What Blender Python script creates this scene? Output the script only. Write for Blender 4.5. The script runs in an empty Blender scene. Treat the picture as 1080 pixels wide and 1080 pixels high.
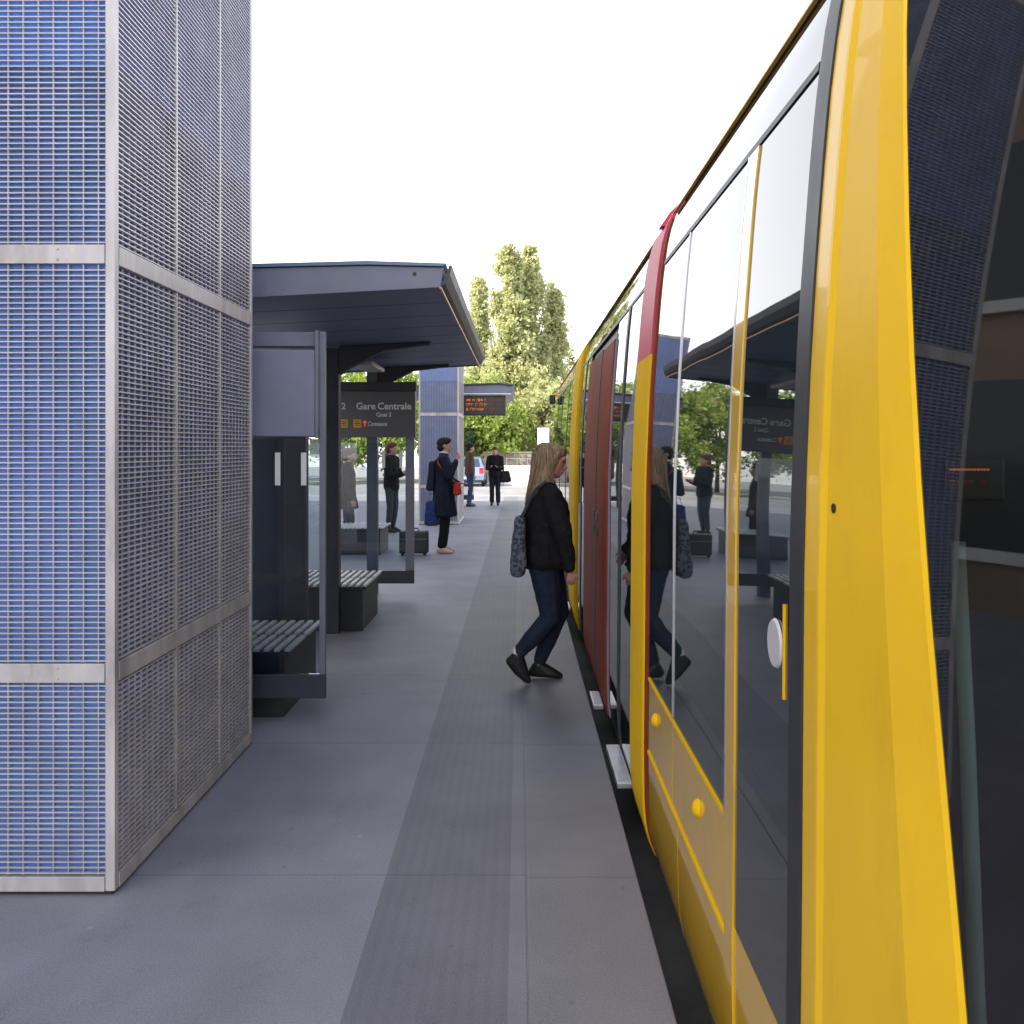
import bpy, bmesh, math, random
import numpy as np
from mathutils import Vector, Matrix
random.seed(7); rng = np.random.default_rng(7)
R = math.radians
scene = bpy.context.scene
COL = scene.collection
CAMH = 1.65

# ------------------------------------------------------------------ materials
def new_mat(name):
    m = bpy.data.materials.new(name); m.use_nodes = True
    nt = m.node_tree; b = nt.nodes['Principled BSDF']
    return m, nt, b
def setin(b, **kw):
    for k, v in kw.items():
        key = k.replace('_', ' ')
        if key in b.inputs: b.inputs[key].default_value = v
def mat(name, col, rough=.5, metal=0., var=.12, scale=8., bump=0., bscale=60., coat=0., ior=1.5, spec=.5, stretch=(1,1,1), dirt=0.):
    """paint / metal / fabric with a little colour variation and a fine bump"""
    m, nt, b = new_mat(name); N = nt.nodes; L = nt.links
    setin(b, Roughness=rough, Metallic=metal, IOR=ior)
    if 'Coat Weight' in b.inputs: b.inputs['Coat Weight'].default_value = coat
    if coat: b.inputs['Coat Roughness'].default_value = .03; b.inputs['Coat IOR'].default_value = 1.8
    if 'Specular IOR Level' in b.inputs: b.inputs['Specular IOR Level'].default_value = spec
    tc = N.new('ShaderNodeTexCoord'); mp = N.new('ShaderNodeMapping'); mp.inputs['Scale'].default_value = stretch
    L.new(tc.outputs['Object'], mp.inputs['Vector'])
    nz = N.new('ShaderNodeTexNoise'); nz.inputs['Scale'].default_value = scale; nz.inputs['Detail'].default_value = 5
    L.new(mp.outputs[0], nz.inputs['Vector'])
    cr = N.new('ShaderNodeValToRGB')
    c = np.array(col)
    lo = tuple(c*(1-var)) + (1,); hi = tuple(np.minimum(c*(1+var), .95)) + (1,)
    cr.color_ramp.elements[0].position = .3; cr.color_ramp.elements[1].position = .7
    cr.color_ramp.elements[0].color = lo; cr.color_ramp.elements[1].color = hi
    L.new(nz.outputs['Fac'], cr.inputs['Fac'])
    if dirt:
        nd = N.new('ShaderNodeTexNoise'); nd.inputs['Scale'].default_value = 7; nd.inputs['Detail'].default_value = 9; nd.inputs['Roughness'].default_value = .72
        md = N.new('ShaderNodeMapping'); md.inputs['Scale'].default_value = (1,1,.3); L.new(tc.outputs['Object'], md.inputs['Vector']); L.new(md.outputs[0], nd.inputs['Vector'])
        rd = N.new('ShaderNodeMapRange'); rd.inputs['From Min'].default_value = .52; rd.inputs['From Max'].default_value = .74; rd.inputs['To Max'].default_value = dirt; L.new(nd.outputs['Fac'], rd.inputs['Value'])
        mxd = N.new('ShaderNodeMix'); mxd.data_type = 'RGBA'; L.new(rd.outputs[0], mxd.inputs['Factor']); L.new(cr.outputs['Color'], mxd.inputs[6]); mxd.inputs[7].default_value = (.07,.06,.05,1)
        L.new(mxd.outputs[2], b.inputs['Base Color'])
    else: L.new(cr.outputs['Color'], b.inputs['Base Color'])
    mr = N.new('ShaderNodeMapRange'); mr.inputs['To Min'].default_value = max(rough-.06, .02); mr.inputs['To Max'].default_value = min(rough+.08, 1)
    L.new(nz.outputs['Fac'], mr.inputs['Value']); L.new(mr.outputs[0], b.inputs['Roughness'])
    if bump:
        n2 = N.new('ShaderNodeTexNoise'); n2.inputs['Scale'].default_value = bscale; n2.inputs['Detail'].default_value = 4
        L.new(mp.outputs[0], n2.inputs['Vector'])
        bp = N.new('ShaderNodeBump'); bp.inputs['Strength'].default_value = bump; bp.inputs['Distance'].default_value = .01
        L.new(n2.outputs['Fac'], bp.inputs['Height']); L.new(bp.outputs[0], b.inputs['Normal'])
    return m
M = {}
M['yellowcab'] = mat('yellow_cab_paint', (.86,.53,.008), .42, var=.05, scale=3, coat=.35, bump=.02, bscale=11, dirt=.12)
M['yellowcab'].node_tree.nodes['Principled BSDF'].inputs['Coat IOR'].default_value = 1.35
M['yellow'] = mat('yellow_paint', (.80,.475,.014), .34, var=.05, scale=3, coat=1., bump=.015, bscale=9, dirt=.22)
M['yellowpost'] = mat('yellow_trim', (.82,.50,.010), .75, var=.05, scale=3, spec=.12)
M['gutter'] = mat('orange_gutter', (.85,.42,.05), .5, var=.35, scale=5)
M['redpaint'] = mat('dark_red_door', (.25,.045,.020), .6, spec=.12, var=.25, scale=4, bump=.05, bscale=30)
M['redring'] = mat('red_ring_sky_sheen', (.56,.06,.11), .45, var=.1, scale=4, spec=.25)  # red lightened towards pink, sky reflection put into the colour
M['black'] = mat('black_rubber', (.016,.016,.018), .5, var=.2)
M['seal'] = mat('dark_seal', (.03,.032,.04), .45, var=.2)
M['chrome'] = mat('silver_trim', (.62,.62,.65), .3, metal=.8, var=.08)
M['alu'] = mat('brushed_aluminium', (.66,.66,.69), .42, metal=.6, var=.12, scale=14, bump=.05)
M['galv'] = mat('galvanised_steel', (.50,.475,.48), .5, metal=.3, var=.2, scale=9, bump=.06, bscale=35, stretch=(1,1,.25), dirt=.4)
M['galvbar'] = mat('galvanised_bar', (.47,.47,.51), .5, metal=.1, var=.14, scale=7)
M['galvside'] = mat('galvanised_side_bar', (.56,.525,.54), .4, metal=.15, var=.14, scale=7)  # same steel as galvbar; light on the side faces put into a paler tint
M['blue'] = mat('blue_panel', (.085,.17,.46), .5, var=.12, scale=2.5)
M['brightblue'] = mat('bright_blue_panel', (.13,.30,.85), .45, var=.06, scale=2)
M['shelter'] = mat('grey_blue_steel', (.17,.18,.235), .5, metal=.1, var=.12, scale=5, bump=.04, bscale=25)
M['shelterdark'] = mat('dark_slate_steel', (.035,.042,.056), .5, var=.2, scale=5)
M['canopy'] = mat('canopy_soffit', (.13,.185,.28), .45, metal=.05, var=.16, scale=3, stretch=(.5,4,1))
M['signgrey'] = mat('sign_grey', (.085,.087,.10), .4, var=.08, scale=4)
M['panelgrey'] = mat('panel_grey', (.21,.22,.31), .5, var=.1, scale=3)
M['benchdark'] = mat('bench_slate', (.022,.026,.033), .5, var=.25, scale=7)
M['slat'] = mat('bench_slat', (.68,.68,.70), .45, metal=.1, var=.15, scale=12)
M['white'] = mat('white_lettering', (.75,.75,.75), .6, var=.03)
M['iconyellow'] = mat('icon_yellow', (.75,.42,.03), .5, var=.05)
M['iconred'] = mat('icon_red', (.5,.03,.04), .5, var=.05)
M['orange'] = mat('orange_line', (.62,.26,.04), .4, var=.2, scale=9)
M['whitewall'] = mat('white_render', (.80,.79,.76), .8, var=.06, scale=2, bump=.05)
M['brownwall'] = mat('grey_brown_wall', (.25,.22,.20), .8, var=.15, scale=2)
M['station'] = mat('shade_building_stone', (.34,.235,.165), .85, var=.18, scale=1.2, bump=.1, bscale=12)
M['buildingglass'] = mat('building_window', (.03,.035,.045), .12, var=.1, spec=.6)
M['tile'] = mat('roof_tile', (.22,.10,.07), .8, var=.2, scale=3)
M['bark'] = mat('bark', (.10,.075,.055), .9, var=.35, scale=6, bump=.5, bscale=14, stretch=(1,1,.25))
M['plastic'] = mat('disc_grey', (.55,.54,.58), .4, var=.05)
M['cabdark'] = mat('cab_trim_dark', (.016,.016,.018), .6, var=.25)
M['cabgreen'] = mat('cab_grey_green', (.42,.56,.53), .5, var=.1)
M['track'] = mat('track_concrete', (.09,.088,.085), .9, var=.3, scale=3, bump=.3, bscale=30)
M['rail'] = mat('rail_steel', (.25,.22,.2), .35, metal=.8, var=.2)
M['tyre'] = mat('tyre', (.02,.02,.02), .8, var=.2)
M['carpaint'] = mat('silver_blue_paint', (.22,.29,.42), .3, metal=.5, var=.04, coat=.8)
M['carglass'] = mat('car_glass', (.03,.05,.08), .08, var=.1, spec=.8)
M['taillight'] = mat('tail_light_red', (.65,.03,.02), .25, var=.1)

def glossy_glass(name, col, ior):
    m, nt, b = new_mat(name)
    setin(b, Roughness=.015, IOR=ior)
    b.inputs['Base Color'].default_value = (*col, 1)
    N = nt.nodes; L = nt.links
    tc = N.new('ShaderNodeTexCoord'); nz = N.new('ShaderNodeTexNoise'); nz.inputs['Scale'].default_value = 1.6; nz.inputs['Detail'].default_value = 1
    L.new(tc.outputs['Object'], nz.inputs['Vector'])
    bp = N.new('ShaderNodeBump'); bp.inputs['Strength'].default_value = .05; bp.inputs['Distance'].default_value = .02
    L.new(nz.outputs['Fac'], bp.inputs['Height']); L.new(bp.outputs[0], b.inputs['Normal'])
    return m
M['tramglass'] = glossy_glass('tinted_tram_glass', (.016,.024,.03), 2.7)
M['cantrail'] = glossy_glass('black_glass_band', (.02,.022,.026), 2.7)

def clear_glass(name, tint, ior=1.5, refl=(.9,.9,.95)):
    m = bpy.data.materials.new(name); m.use_nodes = True
    nt = m.node_tree; N = nt.nodes; L = nt.links
    N.remove(N['Principled BSDF']); out = N['Material Output']
    tr = N.new('ShaderNodeBsdfTransparent'); tr.inputs[0].default_value = (*tint, 1)
    gl = N.new('ShaderNodeBsdfGlossy'); gl.inputs['Roughness'].default_value = .02
    gl.inputs[0].default_value = (*refl,1)
    fr = N.new('ShaderNodeFresnel'); fr.inputs['IOR'].default_value = ior
    mx = N.new('ShaderNodeMixShader')
    L.new(fr.outputs[0], mx.inputs[0]); L.new(tr.outputs[0], mx.inputs[1]); L.new(gl.outputs[0], mx.inputs[2])
    L.new(mx.outputs[0], out.inputs['Surface'])
    return m
M['glass'] = clear_glass('shelter_glass', (.80,.84,.86))
M['cabglass'] = clear_glass('cab_glass', (.42,.46,.46), 1.8, (.95,.95,.98))

def emit(name, col, s):
    m, nt, b = new_mat(name)
    b.inputs['Base Color'].default_value = (.02,.01,.005,1)
    b.inputs['Emission Color'].default_value = (*col, 1); b.inputs['Emission Strength'].default_value = s
    return m
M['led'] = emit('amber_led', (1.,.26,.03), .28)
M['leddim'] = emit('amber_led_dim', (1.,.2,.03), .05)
M['ledbg'] = mat('display_black', (.02,.014,.012), .35, var=.2)
M['iconwhite'] = M['white']

def leaf_mat(name, c1, c2, c3):
    m, nt, b = new_mat(name); N = nt.nodes; L = nt.links
    geo = N.new('ShaderNodeNewGeometry'); cr = N.new('ShaderNodeValToRGB')
    e = cr.color_ramp.elements
    e[0].position = 0; e[0].color = (*c1,1); e[1].position = 1; e[1].color = (*c3,1)
    k = e.new(.5); k.color = (*c2,1)
    L.new(geo.outputs['Random Per Island'], cr.inputs['Fac'])
    L.new(cr.outputs[0], b.inputs['Base Color']); setin(b, Roughness=.55)
    tl = N.new('ShaderNodeBsdfTranslucent'); L.new(cr.outputs[0], tl.inputs[0])
    mx = N.new('ShaderNodeMixShader'); mx.inputs[0].default_value = .5
    L.new(b.outputs[0], mx.inputs[1]); L.new(tl.outputs[0], mx.inputs[2])
    L.new(mx.outputs[0], N['Material Output'].inputs['Surface'])
    return m
M['leafpoplar'] = leaf_mat('hazed_poplar_leaf', (.42,.45,.19), (.52,.54,.26), (.62,.62,.38))  # leaf colours paled to stand in for distant haze
M['leafgreen'] = leaf_mat('green_leaf', (.17,.26,.04), (.27,.36,.07), (.37,.43,.12))
M['leafyellow'] = leaf_mat('yellow_green_leaf', (.20,.25,.05), (.30,.33,.09), (.38,.40,.13))

# paving --------------------------------------------------------------------
def paving(name, col, pitch, offset, width_x, xoff, ridges=False, joint=.28, xj=True):
    m, nt, b = new_mat(name); N = nt.nodes; L = nt.links
    geo = N.new('ShaderNodeNewGeometry'); sep = N.new('ShaderNodeSeparateXYZ'); L.new(geo.outputs['Position'], sep.inputs[0])
    def math_(op, a, bb=None):
        n = N.new('ShaderNodeMath'); n.operation = op
        for i, v in enumerate((a, bb)):
            if v is None: continue
            if isinstance(v, (int, float)): n.inputs[i].default_value = v
            else: L.new(v, n.inputs[i])
        return n.outputs[0]
    wob = N.new('ShaderNodeTexNoise'); wob.inputs['Scale'].default_value = 9; L.new(geo.outputs['Position'], wob.inputs['Vector'])
    w = math_('MULTIPLY', math_('SUBTRACT', wob.outputs['Fac'], .5), .012)
    def joints(coord, p, off, half):
        u = math_('FRACT', math_('DIVIDE', math_('ADD', math_('ADD', coord, off), w), p))
        d = math_('ABSOLUTE', math_('SUBTRACT', u, .5))
        return math_('GREATER_THAN', d, .5 - half/p), math_('FLOOR', math_('DIVIDE', math_('ADD', coord, off), p))
    jy, iy = joints(sep.outputs['Y'], pitch, offset, .0045)
    if xj:
        jx, ix = joints(sep.outputs['X'], width_x, xoff, .0045)
        j = math_('MAXIMUM', jx, jy)
        cid = math_('ADD', math_('MULTIPLY', ix, 17.3), iy)
    else: j = jy; cid = iy
    wn = N.new('ShaderNodeTexWhiteNoise'); wn.noise_dimensions = '1D'; L.new(cid, wn.inputs['W'])
    n1 = N.new('ShaderNodeTexNoise'); n1.inputs['Scale'].default_value = 2.1; n1.inputs['Detail'].default_value = 6; L.new(geo.outputs['Position'], n1.inputs['Vector'])
    n2 = N.new('ShaderNodeTexNoise'); n2.inputs['Scale'].default_value = 160; n2.inputs['Detail'].default_value = 2; L.new(geo.outputs['Position'], n2.inputs['Vector'])
    n3 = N.new('ShaderNodeTexVoronoi'); n3.inputs['Scale'].default_value = 5.5; L.new(geo.outputs['Position'], n3.inputs['Vector'])
    spot = math_('MULTIPLY', math_('LESS_THAN', n3.outputs['Distance'], .06), .2)
    v = math_('ADD', .62, math_('MULTIPLY', n1.outputs['Fac'], .5))
    v = math_('ADD', v, math_('MULTIPLY', math_('SUBTRACT', n2.outputs['Fac'], .5), .95))
    v = math_('ADD', v, math_('MULTIPLY', wn.outputs['Value'], .10))
    n4 = N.new('ShaderNodeTexNoise'); n4.inputs['Scale'].default_value = .55; n4.inputs['Detail'].default_value = 8; n4.inputs['Roughness'].default_value = .65; n4.inputs['Distortion'].default_value = .6; L.new(geo.outputs['Position'], n4.inputs['Vector'])
    v = math_('ADD', v, math_('MULTIPLY', math_('SUBTRACT', n4.outputs['Fac'], .5), .75))
    n5 = N.new('ShaderNodeTexNoise'); n5.inputs['Scale'].default_value = 4.5; n5.inputs['Detail'].default_value = 10; n5.inputs['Roughness'].default_value = .75; L.new(geo.outputs['Position'], n5.inputs['Vector'])
    v = math_('SUBTRACT', v, math_('MULTIPLY', math_('GREATER_THAN', n5.outputs['Fac'], .60), .07))
    v5 = N.new('ShaderNodeTexVoronoi'); v5.inputs['Scale'].default_value = 2.3; L.new(geo.outputs['Position'], v5.inputs['Vector'])
    v = math_('ADD', v, math_('MULTIPLY', math_('LESS_THAN', v5.outputs['Distance'], .022), .35))
    v = math_('SUBTRACT', v, spot)
    v = math_('MULTIPLY', v, math_('SUBTRACT', 1, math_('MULTIPLY', j, joint)))
    hgt = math_('SUBTRACT', math_('MULTIPLY', n2.outputs['Fac'], .25), j)
    if ridges:
        rr = math_('FRACT', math_('DIVIDE', sep.outputs['X'], .048))
        ridge = math_('GREATER_THAN', math_('ABSOLUTE', math_('SUBTRACT', rr, .5)), .27)
        v = math_('MULTIPLY', v, math_('SUBTRACT', 1, math_('MULTIPLY', ridge, .05)))
        hgt = math_('SUBTRACT', hgt, math_('MULTIPLY', ridge, .7))
    mx = N.new('ShaderNodeVectorMath'); mx.operation = 'SCALE'; mx.inputs[0].default_value = col; L.new(v, mx.inputs['Scale'])
    L.new(mx.outputs[0], b.inputs['Base Color'])
    bp = N.new('ShaderNodeBump'); bp.inputs['Strength'].default_value = .45; bp.inputs['Distance'].default_value = .006
    L.new(hgt, bp.inputs['Height']); L.new(bp.outputs[0], b.inputs['Normal'])
    setin(b, Roughness=.55)
    return m
M['paveL'] = paving('paving_grey', (.265,.262,.312), 1.62, 1.2, 1.25, 1.14, xj=False)
M['paveT'] = paving('tactile_dark', (.178,.176,.21), 1.62, 1.2, 1, 0, ridges=True, xj=False)
M['paveS'] = paving('light_strip', (.222,.22,.255), 1.62, 1.2, 1, 0, xj=False)
M['paveE'] = paving('edge_slab', (.21,.208,.236), 1.62, 1.22, 1, 0, xj=False)
M['asphalt'] = mat('asphalt', (.30,.295,.29), .9, var=.14, scale=.7, bump=.15, bscale=40)
M['roadway'] = mat('roadway', (.24,.24,.245), .9, var=.2, scale=.8, bump=.15, bscale=40)

# ------------------------------------------------------------------ mesh helpers
class MB:
    def __init__(s): s.v = []; s.f = []
    def box(s, x0,x1,y0,y1,z0,z1):
        n = len(s.v); s.v += [(x0,y0,z0),(x1,y0,z0),(x1,y1,z0),(x0,y1,z0),(x0,y0,z1),(x1,y0,z1),(x1,y1,z1),(x0,y1,z1)]
        s.f += [(n,n+3,n+2,n+1),(n+4,n+5,n+6,n+7),(n,n+1,n+5,n+4),(n+1,n+2,n+6,n+5),(n+2,n+3,n+7,n+6),(n+3,n,n+4,n+7)]; return s
    def tube(s, pts, radii, seg=8, cap=True):
        pts = [Vector(p) for p in pts]; base = len(s.v)
        if isinstance(radii, (int,float)): radii = [radii]*len(pts)
        for i, p in enumerate(pts):
            d = (pts[min(i+1,len(pts)-1)] - pts[max(i-1,0)]).normalized()
            a = d.orthogonal().normalized() if abs(d.z) > .95 else d.cross(Vector((0,0,1))).normalized()
            b = d.cross(a).normalized()
            for k in range(seg):
                t = 2*math.pi*k/seg
                s.v.append(tuple(p + (a*math.cos(t)+b*math.sin(t))*radii[i]))
        for i in range(len(pts)-1):
            for k in range(seg):
                k2 = (k+1) % seg
                s.f.append((base+i*seg+k, base+i*seg+k2, base+(i+1)*seg+k2, base+(i+1)*seg+k))
        if cap:
            s.f.append(tuple(base+k for k in range(seg))[::-1]); s.f.append(tuple(base+(len(pts)-1)*seg+k for k in range(seg)))
        return s
    def prism(s, poly, axis, a0, a1):
        """poly: list of 2D points; axis: 'x' poly=(y,z); 'y' poly=(x,z); 'z' poly=(x,y)"""
        n = len(s.v); k = len(poly)
        for a in (a0, a1):
            for p in poly:
                s.v.append({'x':(a,p[0],p[1]),'y':(p[0],a,p[1]),'z':(p[0],p[1],a)}[axis])
        s.f.append(tuple(range(n,n+k))); s.f.append(tuple(range(n+2*k-1,n+k-1,-1)))
        for i in range(k):
            j = (i+1)%k; s.f.append((n+i,n+k+i,n+k+j,n+j))
        return s
    def grid(s, P, closed=False):
        """P: 2D list of points (rows x cols)"""
        n = len(s.v); r = len(P); c = len(P[0])
        for row in P: s.v += [tuple(p) for p in row]
        for i in range(r-1):
            for j in range(c-1 + (1 if closed else 0)):
                j2 = (j+1)%c
                s.f.append((n+i*c+j, n+i*c+j2, n+(i+1)*c+j2, n+(i+1)*c+j))
        return s
    def build(s, name, m, parent=None, bevel=0., smooth=False, origin=None, fixn=True):
        me = bpy.data.meshes.new(name)
        o = np.array(origin if origin is not None else (0,0,0), float)
        vv = np.array(s.v, float) - o
        me.from_pydata([tuple(p) for p in vv], [], s.f)
        if fixn or bevel:
            bm = bmesh.new(); bm.from_mesh(me)
            if fixn: bmesh.ops.recalc_face_normals(bm, faces=bm.faces)
            if bevel:
                ed = [e for e in bm.edges if len(e.link_faces) == 2 and e.calc_face_angle(0) > .6]
                bmesh.ops.bevel(bm, geom=ed, offset=bevel, segments=2, affect='EDGES', profile=.6, clamp_overlap=True)
            bm.to_mesh(me); bm.free()
        me.materials.append(m)
        if smooth: me.shade_smooth()
        ob = bpy.data.objects.new(name, me); COL.objects.link(ob); ob.location = tuple(o)
        if parent: 
            ob.parent = parent; ob.matrix_parent_inverse = Matrix.Translation(-Vector(parent_world(parent)))
            ob.matrix_parent_inverse = Matrix.Identity(4)
            ob.location = Vector(tuple(o)) - Vector(parent_world(parent))
        return ob
def parent_world(p):
    v = Vector(p.location)
    while p.parent: p = p.parent; v += Vector(p.location)
    return v
def box(name, m, x0,x1,y0,y1,z0,z1, parent=None, bevel=0.):
    return MB().box(x0,x1,y0,y1,z0,z1).build(name, m, parent, bevel)
def tag(o, label, cat, group=None, kind=None):
    if label: o['label'] = label
    if cat: o['category'] = cat
    if group: o['group'] = group
    if kind: o['kind'] = kind
    return o
def thing(name, label, cat, loc=(0,0,0), group=None):
    o = bpy.data.objects.new(name, None); COL.objects.link(o); o.location = loc; o.empty_display_size = .2
    return tag(o, label, cat, group)
def struct(o): o['kind'] = 'structure'; return o
def copy_tree(o, parent=None):
    c = o.copy(); COL.objects.link(c); c.parent = parent
    for ch in list(o.children): copy_tree(ch, c)
    return c
def text(name, body, size, m, loc, parent, rot=(math.pi/2,0,0), align='CENTER', extrude=.002):
    cu = bpy.data.curves.new(name, 'FONT'); cu.body = body; cu.size = size; cu.extrude = extrude; cu.align_x = align; cu.align_y = 'CENTER'
    cu.resolution_u = 3; cu.offset = size*.018
    t = bpy.data.objects.new('tmp_text', cu); COL.objects.link(t)
    bpy.context.view_layer.update()
    me = bpy.data.meshes.new_from_object(t.evaluated_get(bpy.context.evaluated_depsgraph_get()))
    bpy.data.objects.remove(t); me.materials.clear(); me.materials.append(m)
    me.transform(Matrix.Translation(loc) @ __import__('mathutils').Euler(rot).to_matrix().to_4x4())
    ob = bpy.data.objects.new(name, me); COL.objects.link(ob)
    if parent: ob.parent = parent; ob.location = -parent_world(parent)
    return ob

# ------------------------------------------------------------------ camera / light
cam = bpy.data.cameras.new('camera'); camo = bpy.data.objects.new('camera', cam); COL.objects.link(camo)
camo.location = (0,0,CAMH); camo.rotation_euler = (math.pi/2,0,0)
cam.sensor_width = 36; cam.lens = 36*1000/1080; cam.shift_x = -8/1080; cam.shift_y = -68/1080
cam.clip_end = 1000; cam.clip_start = .05
scene.camera = camo
SUN = Vector((-.66,-.38,.62)).normalized()
el = math.asin(SUN.z); az = math.atan2(SUN.x, SUN.y)
w = bpy.data.worlds.new('World'); scene.world = w; w.use_nodes = True
nt = w.node_tree; bg = nt.nodes['Background']
sky = nt.nodes.new('ShaderNodeTexSky'); sky.sky_type = 'NISHITA'; sky.sun_disc = False
sky.sun_elevation = el; sky.sun_rotation = az; sky.dust_density = 3.5; sky.air_density = 1.2; sky.ozone_density = 1.2
# thin bright haze towards the horizon over the clear sky
hs = nt.nodes.new('ShaderNodeHueSaturation'); hs.inputs['Saturation'].default_value = .75; nt.links.new(sky.outputs[0], hs.inputs['Color'])
tcw = nt.nodes.new('ShaderNodeTexCoord'); sp = nt.nodes.new('ShaderNodeSeparateXYZ'); nt.links.new(tcw.outputs['Generated'], sp.inputs[0])
rp = nt.nodes.new('ShaderNodeValToRGB'); nt.links.new(sp.outputs['Z'], rp.inputs['Fac'])
rp.color_ramp.elements[0].position = .0; rp.color_ramp.elements[0].color = (1,1,1,1)
rp.color_ramp.elements[1].position = .80; rp.color_ramp.elements[1].color = (0,0,0,1)
kk = rp.color_ramp.elements.new(.42); kk.color = (.72,.72,.72,1)
mxw = nt.nodes.new('ShaderNodeMix'); mxw.data_type = 'RGBA'; nt.links.new(rp.outputs[0], mxw.inputs['Factor'])
nt.links.new(hs.outputs[0], mxw.inputs[6]); mxw.inputs[7].default_value = (9.5,9.6,9.9,1)
nt.links.new(mxw.outputs[2], bg.inputs['Color']); bg.inputs['Strength'].default_value = .13
sl = bpy.data.lights.new('sun', 'SUN'); sl.energy = 4.2; sl.angle = R(.5); sl.color = (1,.93,.82)
so = bpy.data.objects.new('sun', sl); COL.objects.link(so); so.location = (-20,-20,30)
so.rotation_euler = SUN.to_track_quat('Z','Y').to_euler()
scene.view_settings.view_transform = 'Standard'; scene.view_settings.look = 'None'
scene.view_settings.exposure = 1.15; scene.view_settings.gamma = 1
scene.cycles.max_bounces = 8; scene.cycles.transparent_max_bounces = 16
scene.cycles.use_denoising = True

# ------------------------------------------------------------------ setting
def sheet(name, m, x0,x1,y0,y1,z):
    mb = MB(); mb.v = [(x0,y0,z),(x1,y0,z),(x1,y1,z),(x0,y1,z)]; mb.f = [(0,1,2,3)]
    return struct(mb.build(name, m))
sheet('ground', M['asphalt'], -300,300,-150,600,-.31)
sheet('road', M['roadway'], -120,120,39.5,46.5,-.306)
XE = .452   # platform edge
struct(box('platform', M['paveL'], -9.6, XE-.002, -14, 32, -.309, -.004))
sheet('paving_left', M['paveL'], -9.6,-.515,-14,32,0)
sheet('tactile_paving', M['paveT'], -.515,-.035,-14,32,0)
sheet('paving_strip', M['paveS'], -.035,.022,-14,32,0)
struct(box('platform_edge', M['paveE'], .026, XE, -14, 32, -.30, 0, bevel=.006))
sheet('track_bed', M['track'], XE,4.4,-30,36,-.302)
for x in (1.17, 2.605):
    struct(MB().prism([(x-.035,-.302),(x+.035,-.302),(x+.035,-.262),(x-.035,-.262)],'y',-30,36).build('rail', M['rail'], bevel=.006))

# ------------------------------------------------------------------ pillars clad in grating
def grating_front(y, x0,x1,z0,z1, parent):      # faces -Y
    mb = MB(); z = z0+.006
    while z < z1-.003:
        mb.box(x0,x1,y,y+.012,z-.0022,z+.0022); z += .0203
    x = x1-.026
    while x > x0:
        mb.box(x-.0016,x+.0016,y+.001,y+.0125,z0,z1); x -= .0555
    return mb.build('grating_panel', M['galvbar'], parent, fixn=False)
def grating_side(x, y0,y1,z0,z1, parent, sgn=1):       # faces +X
    mb = MB(); z = z0+.006
    a, b = (x-.015,x) if sgn > 0 else (x,x+.015)
    while z < z1-.003:
        mb.box(a,b,y0,y1,z-.0022,z+.0022); z += .0203
    n = max(2, int((y1-y0)/.0555)); 
    for k in range(1,n):
        y = y0+(y1-y0)*k/n; mb.box(a-.0003 if sgn>0 else a+.007, b-.007 if sgn>0 else b+.0003, y-.0012,y+.0012,z0,z1)
    return mb.build('grating_panel', M['galvside'], parent, fixn=False)
def make_pillar(x1, y0, label):
    x0 = x1-.86; y1 = y0+1.8
    t = thing('clad_pillar', label, 'pillar', ((x0+x1)/2,(y0+y1)/2,0), 'blue pillars clad in steel grating')
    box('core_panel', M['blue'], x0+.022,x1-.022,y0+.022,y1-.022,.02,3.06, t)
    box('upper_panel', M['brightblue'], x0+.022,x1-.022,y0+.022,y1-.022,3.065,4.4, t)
    c = MB()
    for (a,b) in ((x0,x0+.036),(x1-.036,x1)):
        for (d,e) in ((y0,y0+.036),(y1-.036,y1)):
            c.box(a,b,d,e,.016,4.42)
    c.build('corner_post', M['galv'], t, bevel=.004)
    box('foot', M['black'], x0+.014,x1-.014,y0+.014,y1-.014,0,.0155, t)  # inset block painted black as the shadow gap under the plinth
    tiers = [(.075,.782),(.857,2.325),(2.40,4.36)]
    for (za,zb) in ((.016,.07),(.784,.854),(2.327,2.397),(4.362,4.42)):
        h = 'base_plinth' if za < .1 else 'band'
        b = MB()
        b.box(x0+.037,x1-.037,y0-.003,y0+.03,za,zb); b.box(x0+.037,x1-.037,y1-.03,y1+.003,za,zb)
        b.box(x1-.03,x1+.003,y0+.037,y1-.037,za,zb); b.box(x0-.003,x0+.03,y0+.037,y1-.037,za,zb)
        if za > .1: 
            for bx in (x0+.18, x1-.21):
                for bz in (za+.016, zb-.016):
                    b.tube([(bx,y0-.007,bz),(bx,y0-.002,bz)], .005, 8)
        b.build(h, M['galv'], t, bevel=.002)
    ys = [y0+.037, y0+.64, y0+1.24, y1-.037]
    for (za,zb) in tiers:
        grating_front(y0+.004, x0+.037,x1-.037,za,zb,t)
        for k in range(3):
            grating_side(x1-.004, ys[k]+.004, ys[k+1]-.004, za,zb,t)
            grating_side(x0+.004, ys[k]+.004, ys[k+1]-.004, za,zb,t,-1)
        for k in (1,2):
            box('joint_strip', M['galv'], x1-.02,x1-.0015, ys[k]-.008,ys[k]+.008, za,zb, t)
    return t
p1 = make_pillar(-1.49, 3.49, 'tall blue pillar clad in steel grating, nearest, filling the left side')
p2 = copy_tree(p1); p2.location.x += .19; p2.location.y += 16.8
p2['label'] = 'smaller looking blue pillar clad in grating, behind the man in the navy coat'

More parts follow.
